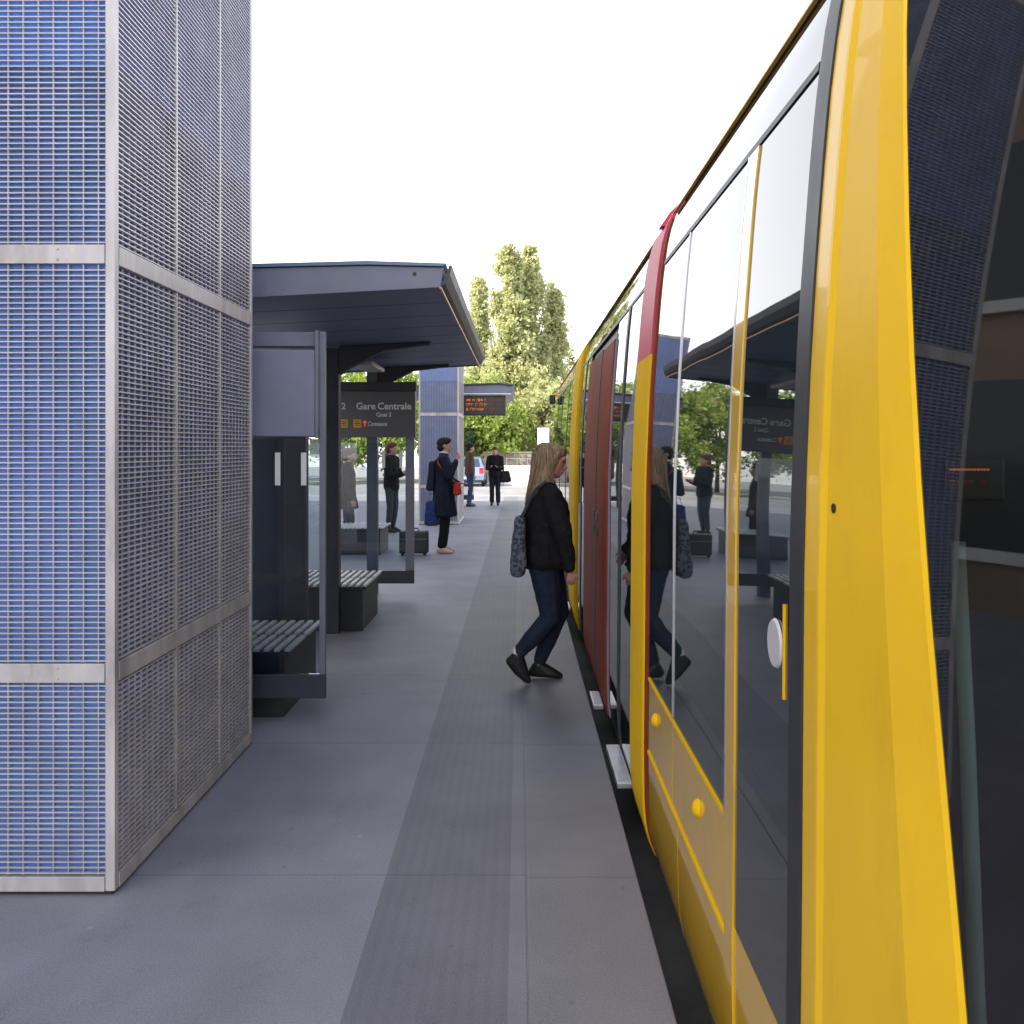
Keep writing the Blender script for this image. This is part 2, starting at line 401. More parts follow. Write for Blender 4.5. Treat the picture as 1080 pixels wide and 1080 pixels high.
# ------------------------------------------------------------------ shelter
def make_shelter():
    t = thing('tram_shelter', 'dark steel tram shelter with glass end walls and cantilevered canopy beyond the near pillar', 'shelter', (-1.63,8.3,0))
    Y0,Y1 = 5.6,11.0; XR=-.47; XL=-2.45
    zr, zl = 2.60, 2.50          # soffit rises towards the tram
    sl = (zr-zl)/(XR-XL)
    def zs(x): return zl+(x-XL)*sl
    # soffit boards
    s = MB(); n=9
    for k in range(n):
        a = Y0+.06+(Y1-Y0-.12)*k/n; b = Y0+.06+(Y1-Y0-.12)*(k+1)/n-.02
        s.v += [(XL,a,zl+.006),(XR,a,zr+.006),(XR,b,zr+.006),(XL,b,zl+.006),(XL,a,zl+.03),(XR,a,zr+.03),(XR,b,zr+.03),(XL,b,zl+.03)]
        q = len(s.v)-8
        s.f += [(q,q+3,q+2,q+1),(q+4,q+5,q+6,q+7),(q,q+1,q+5,q+4),(q+1,q+2,q+6,q+5),(q+2,q+3,q+7,q+6),(q+3,q,q+4,q+7)]
    s.build('soffit', M['canopy'], t)
    MB().prism([(XL,zl+.034),(XR,zr+.034),(XR+.02,zr+.13),(-.9,zr+.135),(XL,zl+.19)],'y',Y0+.05,Y1-.05).build('roof', M['shelter'], t)
    for (a,b) in ((Y0,Y0+.045),(Y1-.045,Y1)):
        MB().prism([(XL,zl-.01),(XR+.005,zr-.004),(XR+.02,zr+.115),(-.9,zr+.125),(XL,zl+.19)],'y',a,b).build('fascia', M['shelter'], t, bevel=.004)
    MB().prism([(XL,zl+.192),(-.9,zr+.128),(XR+.02,zr+.118),(XR+.035,zr+.135),(-.9,zr+.15),(XL,zl+.21)],'y',Y0-.02,Y1+.02).build('roof_edge', M['canopy'], t)
    # upturned lip on the tram side
    lip = MB(); P=[]
    for y in (Y0,Y1):
        P.append([(XR+.004,y,zr+.0),(XR+.03,y,zr+.02),(XR+.058,y,zr+.07),(XR+.07,y,zr+.125),(XR+.055,y,zr+.128),(XR+.04,y,zr+.08),(XR+.02,y,zr+.035),(XR+.003,y,zr+.02)])
    lip.grid(P, closed=True)
    lip.f.append(tuple(range(8))); lip.f.append(tuple(range(15,7,-1)))
    lip.build('lip', M['shelterdark'], t)
    box('orange_strip', M['orange'], XR-.004,XR+.008,Y0-.005,Y1,zr-.012,zr-.001, t)
    MB().tube([(-.62,Y0-.004,zr+.075),(-.62,Y0+.001,zr+.075)],.012,10).build('bolt', M['black'], t)
    # columns with arms
    for yc in (8.45,10.72):
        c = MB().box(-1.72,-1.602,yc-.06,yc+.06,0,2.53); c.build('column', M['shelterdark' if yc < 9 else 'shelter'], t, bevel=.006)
        MB().prism([(-1.60,2.30),(-1.50,2.36),(-1.2,zs(-1.2)-.05),(-.8,zs(-.8)-.02),(-.8,zs(-.8)+.003),(-1.60,zs(-1.60)+.003)],'y',yc-.05,yc+.05).build('arm', M['shelterdark'], t, bevel=.004)
    box('light_fitting', M['alu'], -1.57,-1.38,8.9,9.7,2.42,2.46, t, .006)
    # end walls
    for yw in (5.65,10.4):
        f = MB()
        f.box(-2.4,-1.155,yw-.02,yw+.02,.16,.30)
        f.build('bottom_rail', M['shelterdark'], t, bevel=.004)
        f = MB().box(-1.19 if yw < 8 else -1.25,-1.155,yw-.018,yw+.018,.302,2.34 if yw < 8 else 1.755); f.build('end_post', M['shelter'], t, bevel=.003)
        MB().box(-2.4,-2.365,yw-.018,yw+.018,0,2.34).build('end_post', M['shelter'], t, bevel=.003)
        box('glass_pane', M['glass'], -2.36,-1.192,yw-.005,yw+.005,.302,1.70, t)
        for x in (-1.49,-1.30) if yw > 8 else (-1.44,-1.285):
            box('safety_mark', M['white'], x-.016,x+.016,yw-.0075,yw-.0055,1.425,1.62, t)
        # foot bracket
    # inner dark back wall made of two tall cabinets' worth of panels
    box('back_panel', M['shelterdark'], -2.35,-1.79,7.02,7.10,.06,2.28, t, .006)
    box('back_panel', M['shelterdark'], -1.785,-1.57,6.96,7.06,.06,2.28, t, .006)
    box('top_beam', M['shelter'], -2.36,-1.19,5.62,5.72,2.25,2.335, t, .005)
    return t
shelter = make_shelter()
# blank near sign
t = thing('blank_panel', 'blank grey blue panel on the near end wall of the shelter', 'panel', (-1.65,5.6,1.7))
box('panel', M['panelgrey'], -2.3,-1.205,5.575,5.618,1.715,2.225, t, .006)
box('panel_edge', M['shelter'], -1.203,-1.185,5.57,5.62,1.705,2.34, t, .003)
# station sign
t = thing('station_sign', 'dark grey station sign reading Gare Centrale with yellow and red icons', 'sign', (-1.62,10.3,1.75))
box('sign_board', M['signgrey'], -2.30,-1.13,10.27,10.35,1.76,2.26, t, .006)
box('sign_head', M['shelterdark'], -2.32,-1.12,10.26,10.36,2.263,2.36, t, .006)
yS = 10.267
text('lettering', 'Gare', .104, M['white'], (-1.665,yS,2.095), t)
text('lettering', 'Centrale', .104, M['white'], (-1.355,yS,2.095), t)
text('lettering', 'Quai 2', .06, M['white'], (-1.47,yS,2.005), t)
text('lettering', 'Coteaux', .062, M['white'], (-1.54,yS,1.905), t)
text('lettering', '2', .10, M['white'], (-1.905,yS,2.095), t)
for (a,b,mm) in ((-1.945,-1.86,'iconyellow'),(-1.80,-1.715,'iconyellow'),(-1.71,-1.64,'iconred')):
    box('icon', M[mm], a,b,10.264,10.2695,1.865,1.955, t)
ic = MB()
for (a,b) in ((-1.93,-1.875),(-1.785,-1.73)):
    ic.box(a,b,10.261,10.2638,1.905,1.914); ic.box(a+.008,b-.008,10.261,10.2638,1.885,1.892); ic.box(a+.004,b-.012,10.261,10.2638,1.925,1.933)
ic.build('icon_mark', M['black'], t)
MB().box(-1.681,-1.669,10.261,10.2638,1.88,1.94).box(-1.695,-1.655,10.2605,10.2635,1.918,1.93).build('icon_mark', M['white'], t)

# benches
def make_bench(y0, label):
    t = thing('slatted_bench', label, 'bench', (-1.8,y0+.5,0), 'slatted shelter benches')
    box('base', M['benchdark'], -2.25,-1.37,y0+.02,y0+.93,0,.375, t, .008)
    box('seat_frame', M['benchdark'], -2.28,-1.335,y0-.01,y0+.97,.378,.402, t, .004)
    for (a,b) in ((y0,y0+.44),(y0+.51,y0+.96)):
        s = MB(); x=-2.26
        while x < -1.34:
            s.box(x,x+.034,a,b,.404,.424); x += .064
        s.build('slats', M['slat'], t, bevel=.004)
    return t
b1 = make_bench(5.78, 'dark block bench with white slats half hidden by the near pillar')
b2 = copy_tree(b1); b2.location.y += 2.71; b2.location.x -= .04; b1.location.x -= .07; b2['label'] = 'dark block bench with white slats standing in the open middle of the shelter'
b3 = copy_tree(b1); b3.location.y += 8.75; b3.location.x += -.70; b3['label'] = 'dark bench beyond the shelter glass, left of the black case'
t = thing('luggage_case', 'black case standing on the platform just left of the man in the navy coat', 'case', (-1.62,14.55,0))
box('case_body', M['black'], -1.84,-1.40,14.45,14.68,.03,.37, t, .03)
MB().tube([(-1.70,14.56,.365),(-1.69,14.56,.41),(-1.56,14.56,.41),(-1.55,14.56,.365)],.012,8).build('handle', M['shelterdark'], t)
for x in (-1.79,-1.45):
    MB().tube([(x-.02,14.5,.03),(x+.02,14.5,.03)],.03,12).build('wheel', M['tyre'], t)
box('zip_line', M['shelter'], -1.83,-1.41,14.444,14.449,.25,.258, t)
# ------------------------------------------------------------------ second shelter canopy and LED board
t = thing('far_shelter', 'distant grey shelter canopy beside the far blue pillar', 'shelter', (-1.3,24.5,0))
P=[]
prof = [(-2.6,2.86),(-.35,2.90),(-.16,3.02),(-.16,3.10),(-.5,3.14),(-2.6,3.06)]
MB().prism(prof,'y',22.4,27.2).build('roof', M['shelter'], t, bevel=.01)
MB().prism([(-2.6,3.065),(-.5,3.145),(-.15,3.105),(-.13,3.14),(-.5,3.18),(-2.6,3.11)],'y',22.35,27.25).build('roof_edge', M['shelterdark'], t)
for yc in (24.6,26.8): box('column', M['shelterdark'], -1.75,-1.62,yc-.07,yc+.07,-0.003,2.88, t, .006)
for yw in (27.0,): 
    box('bottom_rail', M['shelterdark'], -2.5,-1.3,yw-.02,yw+.02,.16,.3, t); box('glass_pane', M['glass'], -2.5,-1.3,yw-.005,yw+.005,.302,2.2, t)
t = thing('departure_display', 'black amber lettered departure display hanging under the distant canopy', 'display', (-.82,22.25,2.4))
box('housing', M['ledbg'], -1.36,-.32,22.15,22.33,2.40,2.86, t, .02)
box('visor', M['alu'], -1.38,-.20,22.02,22.38,2.88,2.91, t, .01)
for row,(z,dim) in enumerate(((2.76,0),(2.655,0),(2.545,0))):
    d = MB(); x=-1.24; dd = MB()
    while x < -.42:
        wd = random.choice((.018,.03,.045)); hh = random.choice((.045,.06,.07))
        tgt = d if (x < -.8) else dd
        if random.random() < .8:
            tgt.box(x,x+.012,22.143,22.149,z-hh/2,z+hh/2); tgt.box(x+.0125,x+wd,22.143,22.149,z+random.choice((-hh/2,0,hh/2-.014)),z+random.choice((-hh/2,0,hh/2-.014))+.0141 if False else z+hh/2)
        x += wd+random.choice((.014,.02,.05))
    if d.v: d.build('led_row', M['led'], t, fixn=False)
    if dd.v: dd.build('led_row', M['leddim'], t, fixn=False)
for x in (-1.2,-.48): box('hanger', M['shelterdark'], x-.02,x+.02,22.385,22.44,2.6,2.88, t)

# ------------------------------------------------------------------ tram
PZ = [-.32,-.12,0,.3,.8,1.5,1.9,2.3,2.45,2.6,2.68,2.78,2.9,2.98]
PXv = [.72,.588,.555,.55,.555,.56,.576,.606,.623,.646,.675,.76,.95,1.35]
def PX(z): return float(np.interp(z, PZ, PXv))
XC = 1.885
tram = thing('tram', 'yellow tram with dark glossy windows and dark red doors waiting along the platform edge', 'tram', (XC,8,-.3))
def strip(name, m, y0,y1,z0,z1, off=0., thick=.012, parent=tram, bev=0.):
    n = max(1, int(math.ceil((z1-z0)/.07))); mb = MB(); zz = [z0+(z1-z0)*i/n for i in range(n+1)]
    # smooth profile by sampling spline-like (pre-smoothed interp)
    for d in (-off, thick-off):
        mb.v += [(SPX(z)+d, y0, z) for z in zz]; mb.v += [(SPX(z)+d, y1, z) for z in zz]
    k = n+1
    A,B,C,D = 0,k,2*k,3*k
    for i in range(n):
        mb.f.append((A+i,A+i+1,B+i+1,B+i)); mb.f.append((C+i,D+i,D+i+1,C+i+1))
        mb.f.append((A+i,C+i,C+i+1,A+i+1)); mb.f.append((B+i,B+i+1,D+i+1,D+i))
    mb.f.append((A,B,D,C)); mb.f.append((A+n,C+n,D+n,B+n))
    o = mb.build(name, m, parent)
    if n > 2:
        me = o.data; me.shade_smooth()
        me.set_sharp_from_angle(angle=R(30))
    return o
_zs = np.linspace(-.32,2.98,331); _x = np.interp(_zs, PZ, PXv)
_k = np.ones(21)/21; _xs = np.convolve(np.pad(_x,10,mode='edge'),_k,mode='valid')
def SPX(z): return float(np.interp(z,_zs,_xs))

# cores
def core(y0,y1,name='car_body',inset=.02):
    zz = list(np.linspace(-.2,2.97,30)); L_ = [(SPX(z)+inset,z-.004) for z in zz]; Rr = [(2*XC-SPX(z)-inset,z-.004) for z in zz[::-1]]
    o = MB().prism(L_+Rr,'y',y0,y1).build(name, M['seal'], tram); return o
core(1.96,4.06); core(4.70,9.25); core(10.35,16.3)
core(4.065,4.695,'gangway_bellows',.08); core(9.255,10.345,'gangway_bellows',.08)
TOPW = 2.43
def common_top(y0,y1,cant='cantrail'):
    strip('window_seal', M['seal'], y0,y1,TOPW,TOPW+.018,.004)
    strip('cantrail', M[cant], y0,y1,TOPW+.02,2.645,0)
    strip('gutter', M['gutter'], y0,y1,2.648,2.70,.016)
    strip('roof', M['shelter'], y0,y1,2.703,2.97,0)
# module 1 --------------------------------------------------------------
strip('door_seal', M['seal'], 1.865,1.95,-.1,2.645,.004)
strip('cab_door_window', M['tramglass'], 1.955,2.435,.42,TOPW-.002)
strip('side_panel', M['yellow'], 1.955,2.435,-.12,.415)
strip('window_post', M['yellow'], 2.44,2.532,-.12,TOPW-.002,.005)
strip('window_trim', M['chrome'], 2.534,2.549,.66,TOPW-.002,.006)
strip('window_pane', M['tramglass'], 2.552,3.415,.672,TOPW-.002)
strip('window_trim', M['chrome'], 3.418,3.434,.672,TOPW-.002,.004)
strip('window_pane', M['tramglass'], 3.437,4.045,.672,TOPW-.002)
strip('window_sill', M['yellowpost'], 2.551,4.045,.658,.670,.006)
strip('side_panel', M['yellow'], 2.535,3.418,.362,.656)
strip('side_panel', M['yellow'], 3.430,4.045,.362,.656)
strip('sunlit_edge_strip', M['yellowpost'], 2.535,4.045,.346,.360,.006)  # raised bright yellow strip imitating a sunlit panel edge
strip('side_panel', M['yellow'], 2.535,3.30,-.12,.344)
strip('side_panel', M['yellow'], 3.312,4.045,-.12,.344)
strip('skirt', M['yellow'], 1.955,4.045,-.2,-.125,.0)
common_top(1.96,4.045)
for (y,z) in ((3.84,.545),(2.93,.535)):
    mb = MB(); x = SPX(z)
    P=[]
    for a in np.linspace(0,math.pi/2,5):
        P.append([(x+.004-.024*math.sin(a), y+.030*math.cos(a)*math.cos(q), z+.030*math.cos(a)*math.sin(q)) for q in np.linspace(0,2*math.pi,17)[:-1]])
    mb.grid(P, closed=True); mb.build('marker_lamp', M['yellowpost'], tram, smooth=True)
# round disc and grab strip on the cab door window
x = SPX(1.22)
mb = MB().tube([(x-.001,2.06,1.225),(x-.007,2.06,1.225)],[.054,.050],24); mb.build('door_button', M['plastic'], tram)
strip('grab_strip', M['yellowpost'], 1.990,1.999,1.12,1.32,.004)
# articulation rings
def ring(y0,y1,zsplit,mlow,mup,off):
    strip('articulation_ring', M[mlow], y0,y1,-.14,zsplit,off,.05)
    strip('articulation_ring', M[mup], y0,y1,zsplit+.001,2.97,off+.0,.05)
strip('ring_edge', M['redpaint'], 4.10,4.15,-.12,2.64,.006)
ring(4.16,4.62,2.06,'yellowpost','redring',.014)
strip('ring_edge', M['seal'], 4.625,4.69,-.12,2.64,.006)
# top fin of the ring
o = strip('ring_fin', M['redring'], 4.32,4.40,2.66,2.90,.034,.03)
# module 2 --------------------------------------------------------------
zb = -.03
strip('window_pane', M['tramglass'], 4.70,5.24,zb,TOPW-.002)
strip('door_seal', M['seal'], 5.245,5.32,zb,TOPW-.002,.006)
strip('window_pane', M['tramglass'], 5.325,5.88,zb,TOPW-.002)
strip('door_frame', M['panelgrey'], 5.896,5.93,zb,2.36,.006)
d1 = strip('door_leaf', M['redpaint'], 5.935,6.735,zb,2.33,.014,.03)
strip('door_gap', M['black'], 6.74,6.80,zb,2.33,.018,.03)
d2 = strip('door_leaf', M['redpaint'], 6.805,8.0,zb,2.35,.014,.03)
for (d,y) in ((d1,6.62),(d2,6.90)):
    x = SPX(1.2)
    MB().box(x-.022,x-.012,y-.05,y+.05,1.14,1.20).box(x-.022,x-.012,y-.03,y+.03,1.03,1.09).build('push_button', M['black'], d)
strip('door_frame', M['chrome'], 8.004,8.05,zb,2.36,.006)
strip('window_pane', M['tramglass'], 8.055,8.55,zb,TOPW-.002)
strip('door_seal', M['seal'], 8.555,8.70,zb,TOPW-.002,.006)
strip('window_pane', M['tramglass'], 8.705,9.25,zb,TOPW-.002)
strip('skirt', M['black'], 4.70,9.25,-.2,zb-.004)
common_top(4.70,9.25)
ring(9.3,10.3,2.5,'yellowpost','yellowpost',.022)
# module 3 --------------------------------------------------------------
ys = [10.36,11.5,11.6,13.2,13.3,14.6,14.7,15.6]
for i in range(0,8,2):
    strip('window_pane', M['tramglass'], ys[i],ys[i+1],.35,TOPW-.002)
    if i: strip('door_seal', M['seal'], ys[i-1]+.003,ys[i]-.003,-.03,TOPW-.002,.004)
    strip('side_panel', M['yellow'], ys[i],ys[i+1],-.14,.345)
strip('side_panel', M['yellow'], 15.605,16.3,-.14,2.43)
common_top(10.36,16.3,'yellow')
# far cab nose (closed loft shrinking)
mb = MB(); P=[]
zz = list(np.linspace(-.2,2.97,24))
for (y,sx,dz) in ((16.305,1,0),(17,.93,.0),(17.7,.8,-.05),(18.2,.6,-.25),(18.4,.4,-.5)):
    row = [(XC-(XC-SPX(z))*sx, y, min(z,2.97+dz*1.0*max(0,(z-.8)/2))) for z in zz] + [(XC+(XC-SPX(z))*sx, y, min(z,2.97+dz*max(0,(z-.8)/2))) for z in zz[::-1]]
    P.append(row)
mb.grid(P, closed=True); nn=len(P[0]); mb.f.append(tuple(range(4*nn,5*nn)))
mb.build('far_cab_shell', M['yellow'], tram)
mm = thing('x','','',(0,0,0)); bpy.data.objects.remove(mm)
mi = MB().tube([(.66,15.9,2.52),(.60,15.9,2.53),(.56,15.9,2.50)],[.02,.02,.02],8); mi = mi.build('camera_arm', M['yellowpost'], tram)
MB().box(.50,.60,15.82,15.98,2.38,2.53).build('camera_housing', M['black'], mi, bevel=.02)
# door steps bridging the gap
for (a,b,x0,x1) in ((4.72,5.33,.485,.562),(6.15,6.5,.478,.545),(9.9,10.25,.47,.535),(10.9,11.9,.462,.53)):
    s = box('door_step', M['alu'], x0,x1,a,b,-.05,-.018, tram, .006)
    q = MB(); 
    for k in range(4): q.box(x0+.012+k*.014,x0+.018+k*.014,a+.02,b-.02,-.0178,-.0145)
    q.build('tread', M['chrome'], s)
# near cab ---------------------------------------------------------------
def b1_(z): return 1.48+(z-1.0)*.1217
def b2_(z): return 1.376+(z-1.05)*.162
def xpanel(z,y): return SPX(z) + (.13*(1.76-y) if y < 1.76 else 0)
def xfacet(z,y): return xpanel(z,b1_(z)) + .30*(b1_(z)-y)
def plan(z, u):
    """left outline of the nose from the screen edge (u=0) to the centre line (u=1)"""
    x0 = xfacet(z,b2_(z)); y0 = b2_(z)
    rk = (z-1.0)*.30
    pts = [(x0,y0),(x0+.265*.9,y0-.9),(x0+.55,-.05+rk*.6),(XC-.5,-.48+rk),(XC,-.60+rk)]
    # catmull-ish: straight first leg, then bezier
    if u < .45:
        k = u/.45; return (pts[0][0]+(pts[1][0]-pts[0][0])*k, pts[0][1]+(pts[1][1]-pts[0][1])*k)
    k = (u-.45)/.55
    p0,p1,p2,p3 = pts[1],(pts[1][0]+.09,pts[1][1]-.45),(XC-.75,-.60+rk),pts[4]
    return tuple((1-k)**3*p0[i]+3*(1-k)**2*k*p1[i]+3*(1-k)*k*k*p2[i]+k**3*p3[i] for i in (0,1))
ZN = [-.2,-.12,0,.15,.3,.45,.6,.7,.75,.9,1.05,1.2,1.4,1.6,1.8,2.0,2.2,2.35,2.45,2.55,2.645]
def grid_part(name, m, rows, smooth=True, thick=0.):
    mb = MB(); mb.grid(rows); o = mb.build(name, m, tram, fixn=False)
    if smooth: o.data.shade_smooth(); o.data.set_sharp_from_angle(angle=R(6))
    return o
for side in (1,-1):
    def mx(p): return p if side == 1 else (2*XC-p[0],p[1],p[2])
    rows = []
    for z in ZN:
        r = []
        for y in (1.862,1.82,1.79,1.775): r.append((SPX(z),y,z))
        r.append((SPX(z)-.006,1.768,z)); r.append((SPX(z)-.005,1.758,z)); r.append((xpanel(z,1.74),1.74,z))
        for k in (.25,.5,.75,1): y = 1.74+(b1_(z)-1.74)*k; r.append((xpanel(z,y),y,z))
        for k in (.5,.92): y = b1_(z)+(b2_(z)-b1_(z))*k; r.append((xfacet(z,y),y,z))
        y = b2_(z); r.append((xfacet(z,y)+.003,y,z)); r.append((xfacet(z,y)+.007,y+.004,z))
        rows.append([mx(p) for p in r])
    grid_part('cab_shell', M['yellowcab'], rows)
    # glass
    us = list(np.linspace(0,1,19))
    rows = [[mx((plan(z,u)[0]+.004,plan(z,u)[1],z)) for u in us] for z in ZN if .75 <= z <= 2.45]
    grid_part('windscreen' if side==1 else 'windscreen', M['cabglass'], rows)
    rows = [[mx((plan(z,u)[0],plan(z,u)[1],z)) for u in us] for z in ZN if z <= .75]
    grid_part('front_apron', M['yellowcab'], rows)
    rows = [[mx((plan(z,u)[0],plan(z,u)[1],z)) for u in us] for z in ZN if z >= 2.45] + [[mx((XC-(XC-SPX(2.8))*(1-.9*u), plan(2.645,u)[1]+.25, 2.8)) for u in us]] + [[mx((XC-.4*(1-u), 1.2, 2.95)) for u in us]]
    grid_part('front_brow', M['yellowcab'], rows)
    # headlight on the apron
    p = plan(.45,.8); q = mx((p[0],p[1],.45))
    MB().tube([(q[0],q[1]+.03,.45),(q[0],q[1]-.02,.45)],.11,20).build('headlight', M['alu'], tram)
strip('gutter', M['gutter'], 1.5,1.955,2.648,2.70,.016)
strip('roof', M['shelter'], 1.5,1.955,2.703,2.97,0)
for (yy,zz_) in ((1.715,1.54),(1.765,1.02)):
    xx_ = xpanel(zz_,yy)
    MB().tube([(xx_+.004,yy,zz_),(xx_-.0015,yy,zz_)],.009,12).build('lock_hole', M['black'], tram)
# cab inside
box('cab_floor', M['cabdark'], .75,3.0,-.2,1.95,-.05,.05, tram)
box('cab_ceiling', M['cabdark'], .75,3.0,.35,1.95,2.5,2.55, tram)
box('cab_wall', M['cabdark'], .66,3.1,1.80,1.84,.05,2.5, tram)
MB().prism([(.1,.05),(.1,.95),(.45,1.05),(.75,1.0),(.8,.05)],'x',1.05,2.7).build('dashboard', M['cabdark'], tram, bevel=.03)
MB().tube([(.695,1.505,1.50),(.685,1.45,1.2),(.672,1.395,.85),(.668,1.36,.6)],[.0115,.0115,.0118,.012],10).build('cab_pole', M['cabgreen'], tram, smooth=True)
cd = box('reflected_text_box', M['ledbg'], .70,.80,1.56,1.60,1.56,1.635, tram, .006)  # added box; its glowing rows imitate display text reflected in the windscreen
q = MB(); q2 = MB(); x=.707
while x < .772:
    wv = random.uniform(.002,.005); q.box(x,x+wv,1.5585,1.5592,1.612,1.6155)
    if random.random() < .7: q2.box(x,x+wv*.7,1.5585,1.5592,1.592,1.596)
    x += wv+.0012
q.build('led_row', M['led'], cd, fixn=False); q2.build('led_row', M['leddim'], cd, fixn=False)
# driver seat
MB().box(1.55,2.05,1.0,1.5,.45,.58).box(1.57,2.03,1.42,1.54,.6,1.25).box(1.72,1.88,1.15,1.35,.05,.45).build('driver_seat', M['cabdark'], tram, bevel=.03)
# wheels under the floor
for y in (3.1,6.6,12.5):
    for xx in (1.17,2.605):
        MB().tube([(xx-.06,y,.0),(xx+.06,y,.0)],.26,24).build('wheel', M['rail'], tram)

# ------------------------------------------------------------------ people
def ico(c, r, sub=2):
    bm = bmesh.new(); bmesh.ops.create_icosphere(bm, subdivisions=sub, radius=1)
    rr = (r,r,r) if isinstance(r,(int,float)) else r
    out = [(v.co.x*rr[0]+c[0], v.co.y*rr[1]+c[1], v.co.z*rr[2]+c[2]) for v in bm.verts]; bm.free(); return out
_ICO = None
def sph(c, r):
    global _ICO
    if _ICO is None: _ICO = ico((0,0,0),1.)
    rr = (r,r,r) if isinstance(r,(int,float)) else r
    return [(p[0]*rr[0]+c[0],p[1]*rr[1]+c[1],p[2]*rr[2]+c[2]) for p in _ICO]
def organic(name, hulls, m, parent, voxel, smooth_it=4, wrinkle=0., wscale=.12):
    """hulls: list of lists of (centre, radius); each list is convex-hulled, then all are fused into one surface"""
    bm = bmesh.new()
    for h in hulls:
        vs = []
        for (c,r) in h: vs += [bm.verts.new(p) for p in sph(c,r)]
        res = bmesh.ops.convex_hull(bm, input=vs, use_existing_faces=False)
        dead = [e for e in res['geom_interior'] if isinstance(e,bmesh.types.BMVert)]
        bmesh.ops.delete(bm, geom=dead, context='VERTS')
        bm.verts.ensure_lookup_table()
    lone = [v for v in bm.verts if not v.link_faces]
    bmesh.ops.delete(bm, geom=lone, context='VERTS')
    me = bpy.data.meshes.new(name); bm.to_mesh(me); bm.free()
    o = bpy.data.objects.new(name, me); COL.objects.link(o)
    rm = o.modifiers.new('r','REMESH'); rm.mode='VOXEL'; rm.voxel_size=voxel
    sm = o.modifiers.new('s','SMOOTH'); sm.factor=.5; sm.iterations=smooth_it
    if wrinkle:
        tx = bpy.data.textures.new('folds','CLOUDS'); tx.noise_scale=wscale; tx.noise_depth=2
        dm = o.modifiers.new('d','DISPLACE'); dm.texture=tx; dm.strength=wrinkle; dm.mid_level=.5; dm.texture_coords='LOCAL'
    bpy.context.view_layer.update()
    me2 = bpy.data.meshes.new_from_object(o.evaluated_get(bpy.context.evaluated_depsgraph_get()))
    o.modifiers.clear(); o.data = me2; bpy.data.meshes.remove(me); me2.name = name
    me2.materials.clear(); me2.materials.append(m); me2.shade_smooth()
    if parent: o.parent = parent
    return o
def fabric(name, col, var=.2, bump=.25): return mat(name, col, .85, var=var, scale=18, bump=bump, bscale=90, spec=.2)
SKIN = mat('skin', (.42,.23,.165), .5, var=.08, scale=10)
SKINP = mat('skin_flushed', (.50,.245,.20), .5, var=.1, scale=10)
EYE = mat('eye_dark', (.03,.025,.02), .2)
def vlerp(a,b,t): return tuple(a[i]+(b[i]-a[i])*t for i in range(3))
def vadd(a,b): return (a[0]+b[0],a[1]+b[1],a[2]+b[2])
def seg(a,ra,b,rb): return [(a,ra),(b,rb)]
def hand(wrist, d, side, s=1.):
    """palm and five curled fingers; d: unit direction of the hand; side: +1/-1, thumb towards +X local"""
    d = Vector(d).normalized(); ax = Vector((1,0,0)); ax = (ax - d*ax.dot(d)).normalized(); nrm = d.cross(ax)*side
    w = Vector(wrist); H = []
    pc = w + d*.085*s
    H.append([(tuple(w),.019*s),(tuple(pc+ax*.028*s),.013*s),(tuple(pc-ax*.026*s),.012*s)])
    for k,(off,ln) in enumerate(((.030,.068),(.011,.078),(-.009,.072),(-.028,.056))):
        b = w + d*.075*s + ax*off*s; m1 = b + (d*.62 + nrm*.16)*ln*s*.75; e = m1 + (d*.45 + nrm*.45)*ln*s*.6
        H.append(seg(tuple(b),.0098*s,tuple(m1),.0088*s)); H.append(seg(tuple(m1),.0088*s,tuple(e),.0075*s))
    tb = w + d*.03*s + ax*.018*s; tm = tb + (d*.5+ax*.75)*.05*s; te = tm + (d*.85+ax*.15+nrm*.3)*.036*s
    H.append(seg(tuple(tb),.013*s,tuple(tm),.0105*s)); H.append(seg(tuple(tm),.0105*s,tuple(te),.0085*s))
    return H
def head_hulls(c, tilt=0.):
    def p(x,y,z):
        ct,st = math.cos(tilt),math.sin(tilt); return (c[0]+x*ct+z*st, c[1]+y, c[2]-x*st+z*ct)
    return [[(p(-.012,0,.022),(.096,.076,.088))],
            [(p(.02,0,.0),(.076,.068,.08)),(p(.052,0,-.092),(.032,.03,.026)),(p(.03,.03,-.075),.028),(p(.03,-.03,-.075),.028)],
            [(p(.088,0,.012),.009),(p(.112,0,-.033),.0115)],[(p(.112,0,-.033),.0105),(p(.094,.013,-.037),.009),(p(.094,-.013,-.037),.009)],
            [(p(.084,.032,.03),.012),(p(.09,0,.026),.011),(p(.084,-.032,.03),.012)],
            [(p(.086,.018,-.06),.0095),(p(.093,0,-.058),.0095),(p(.086,-.018,-.06),.0095)],[(p(.086,.015,-.073),.009),(p(.091,0,-.074),.009),(p(.086,-.015,-.073),.009)],
            [(p(-.005,.076,-.005),(.02,.009,.03))],[(p(-.005,-.076,-.005),(.02,.009,.03))]], p
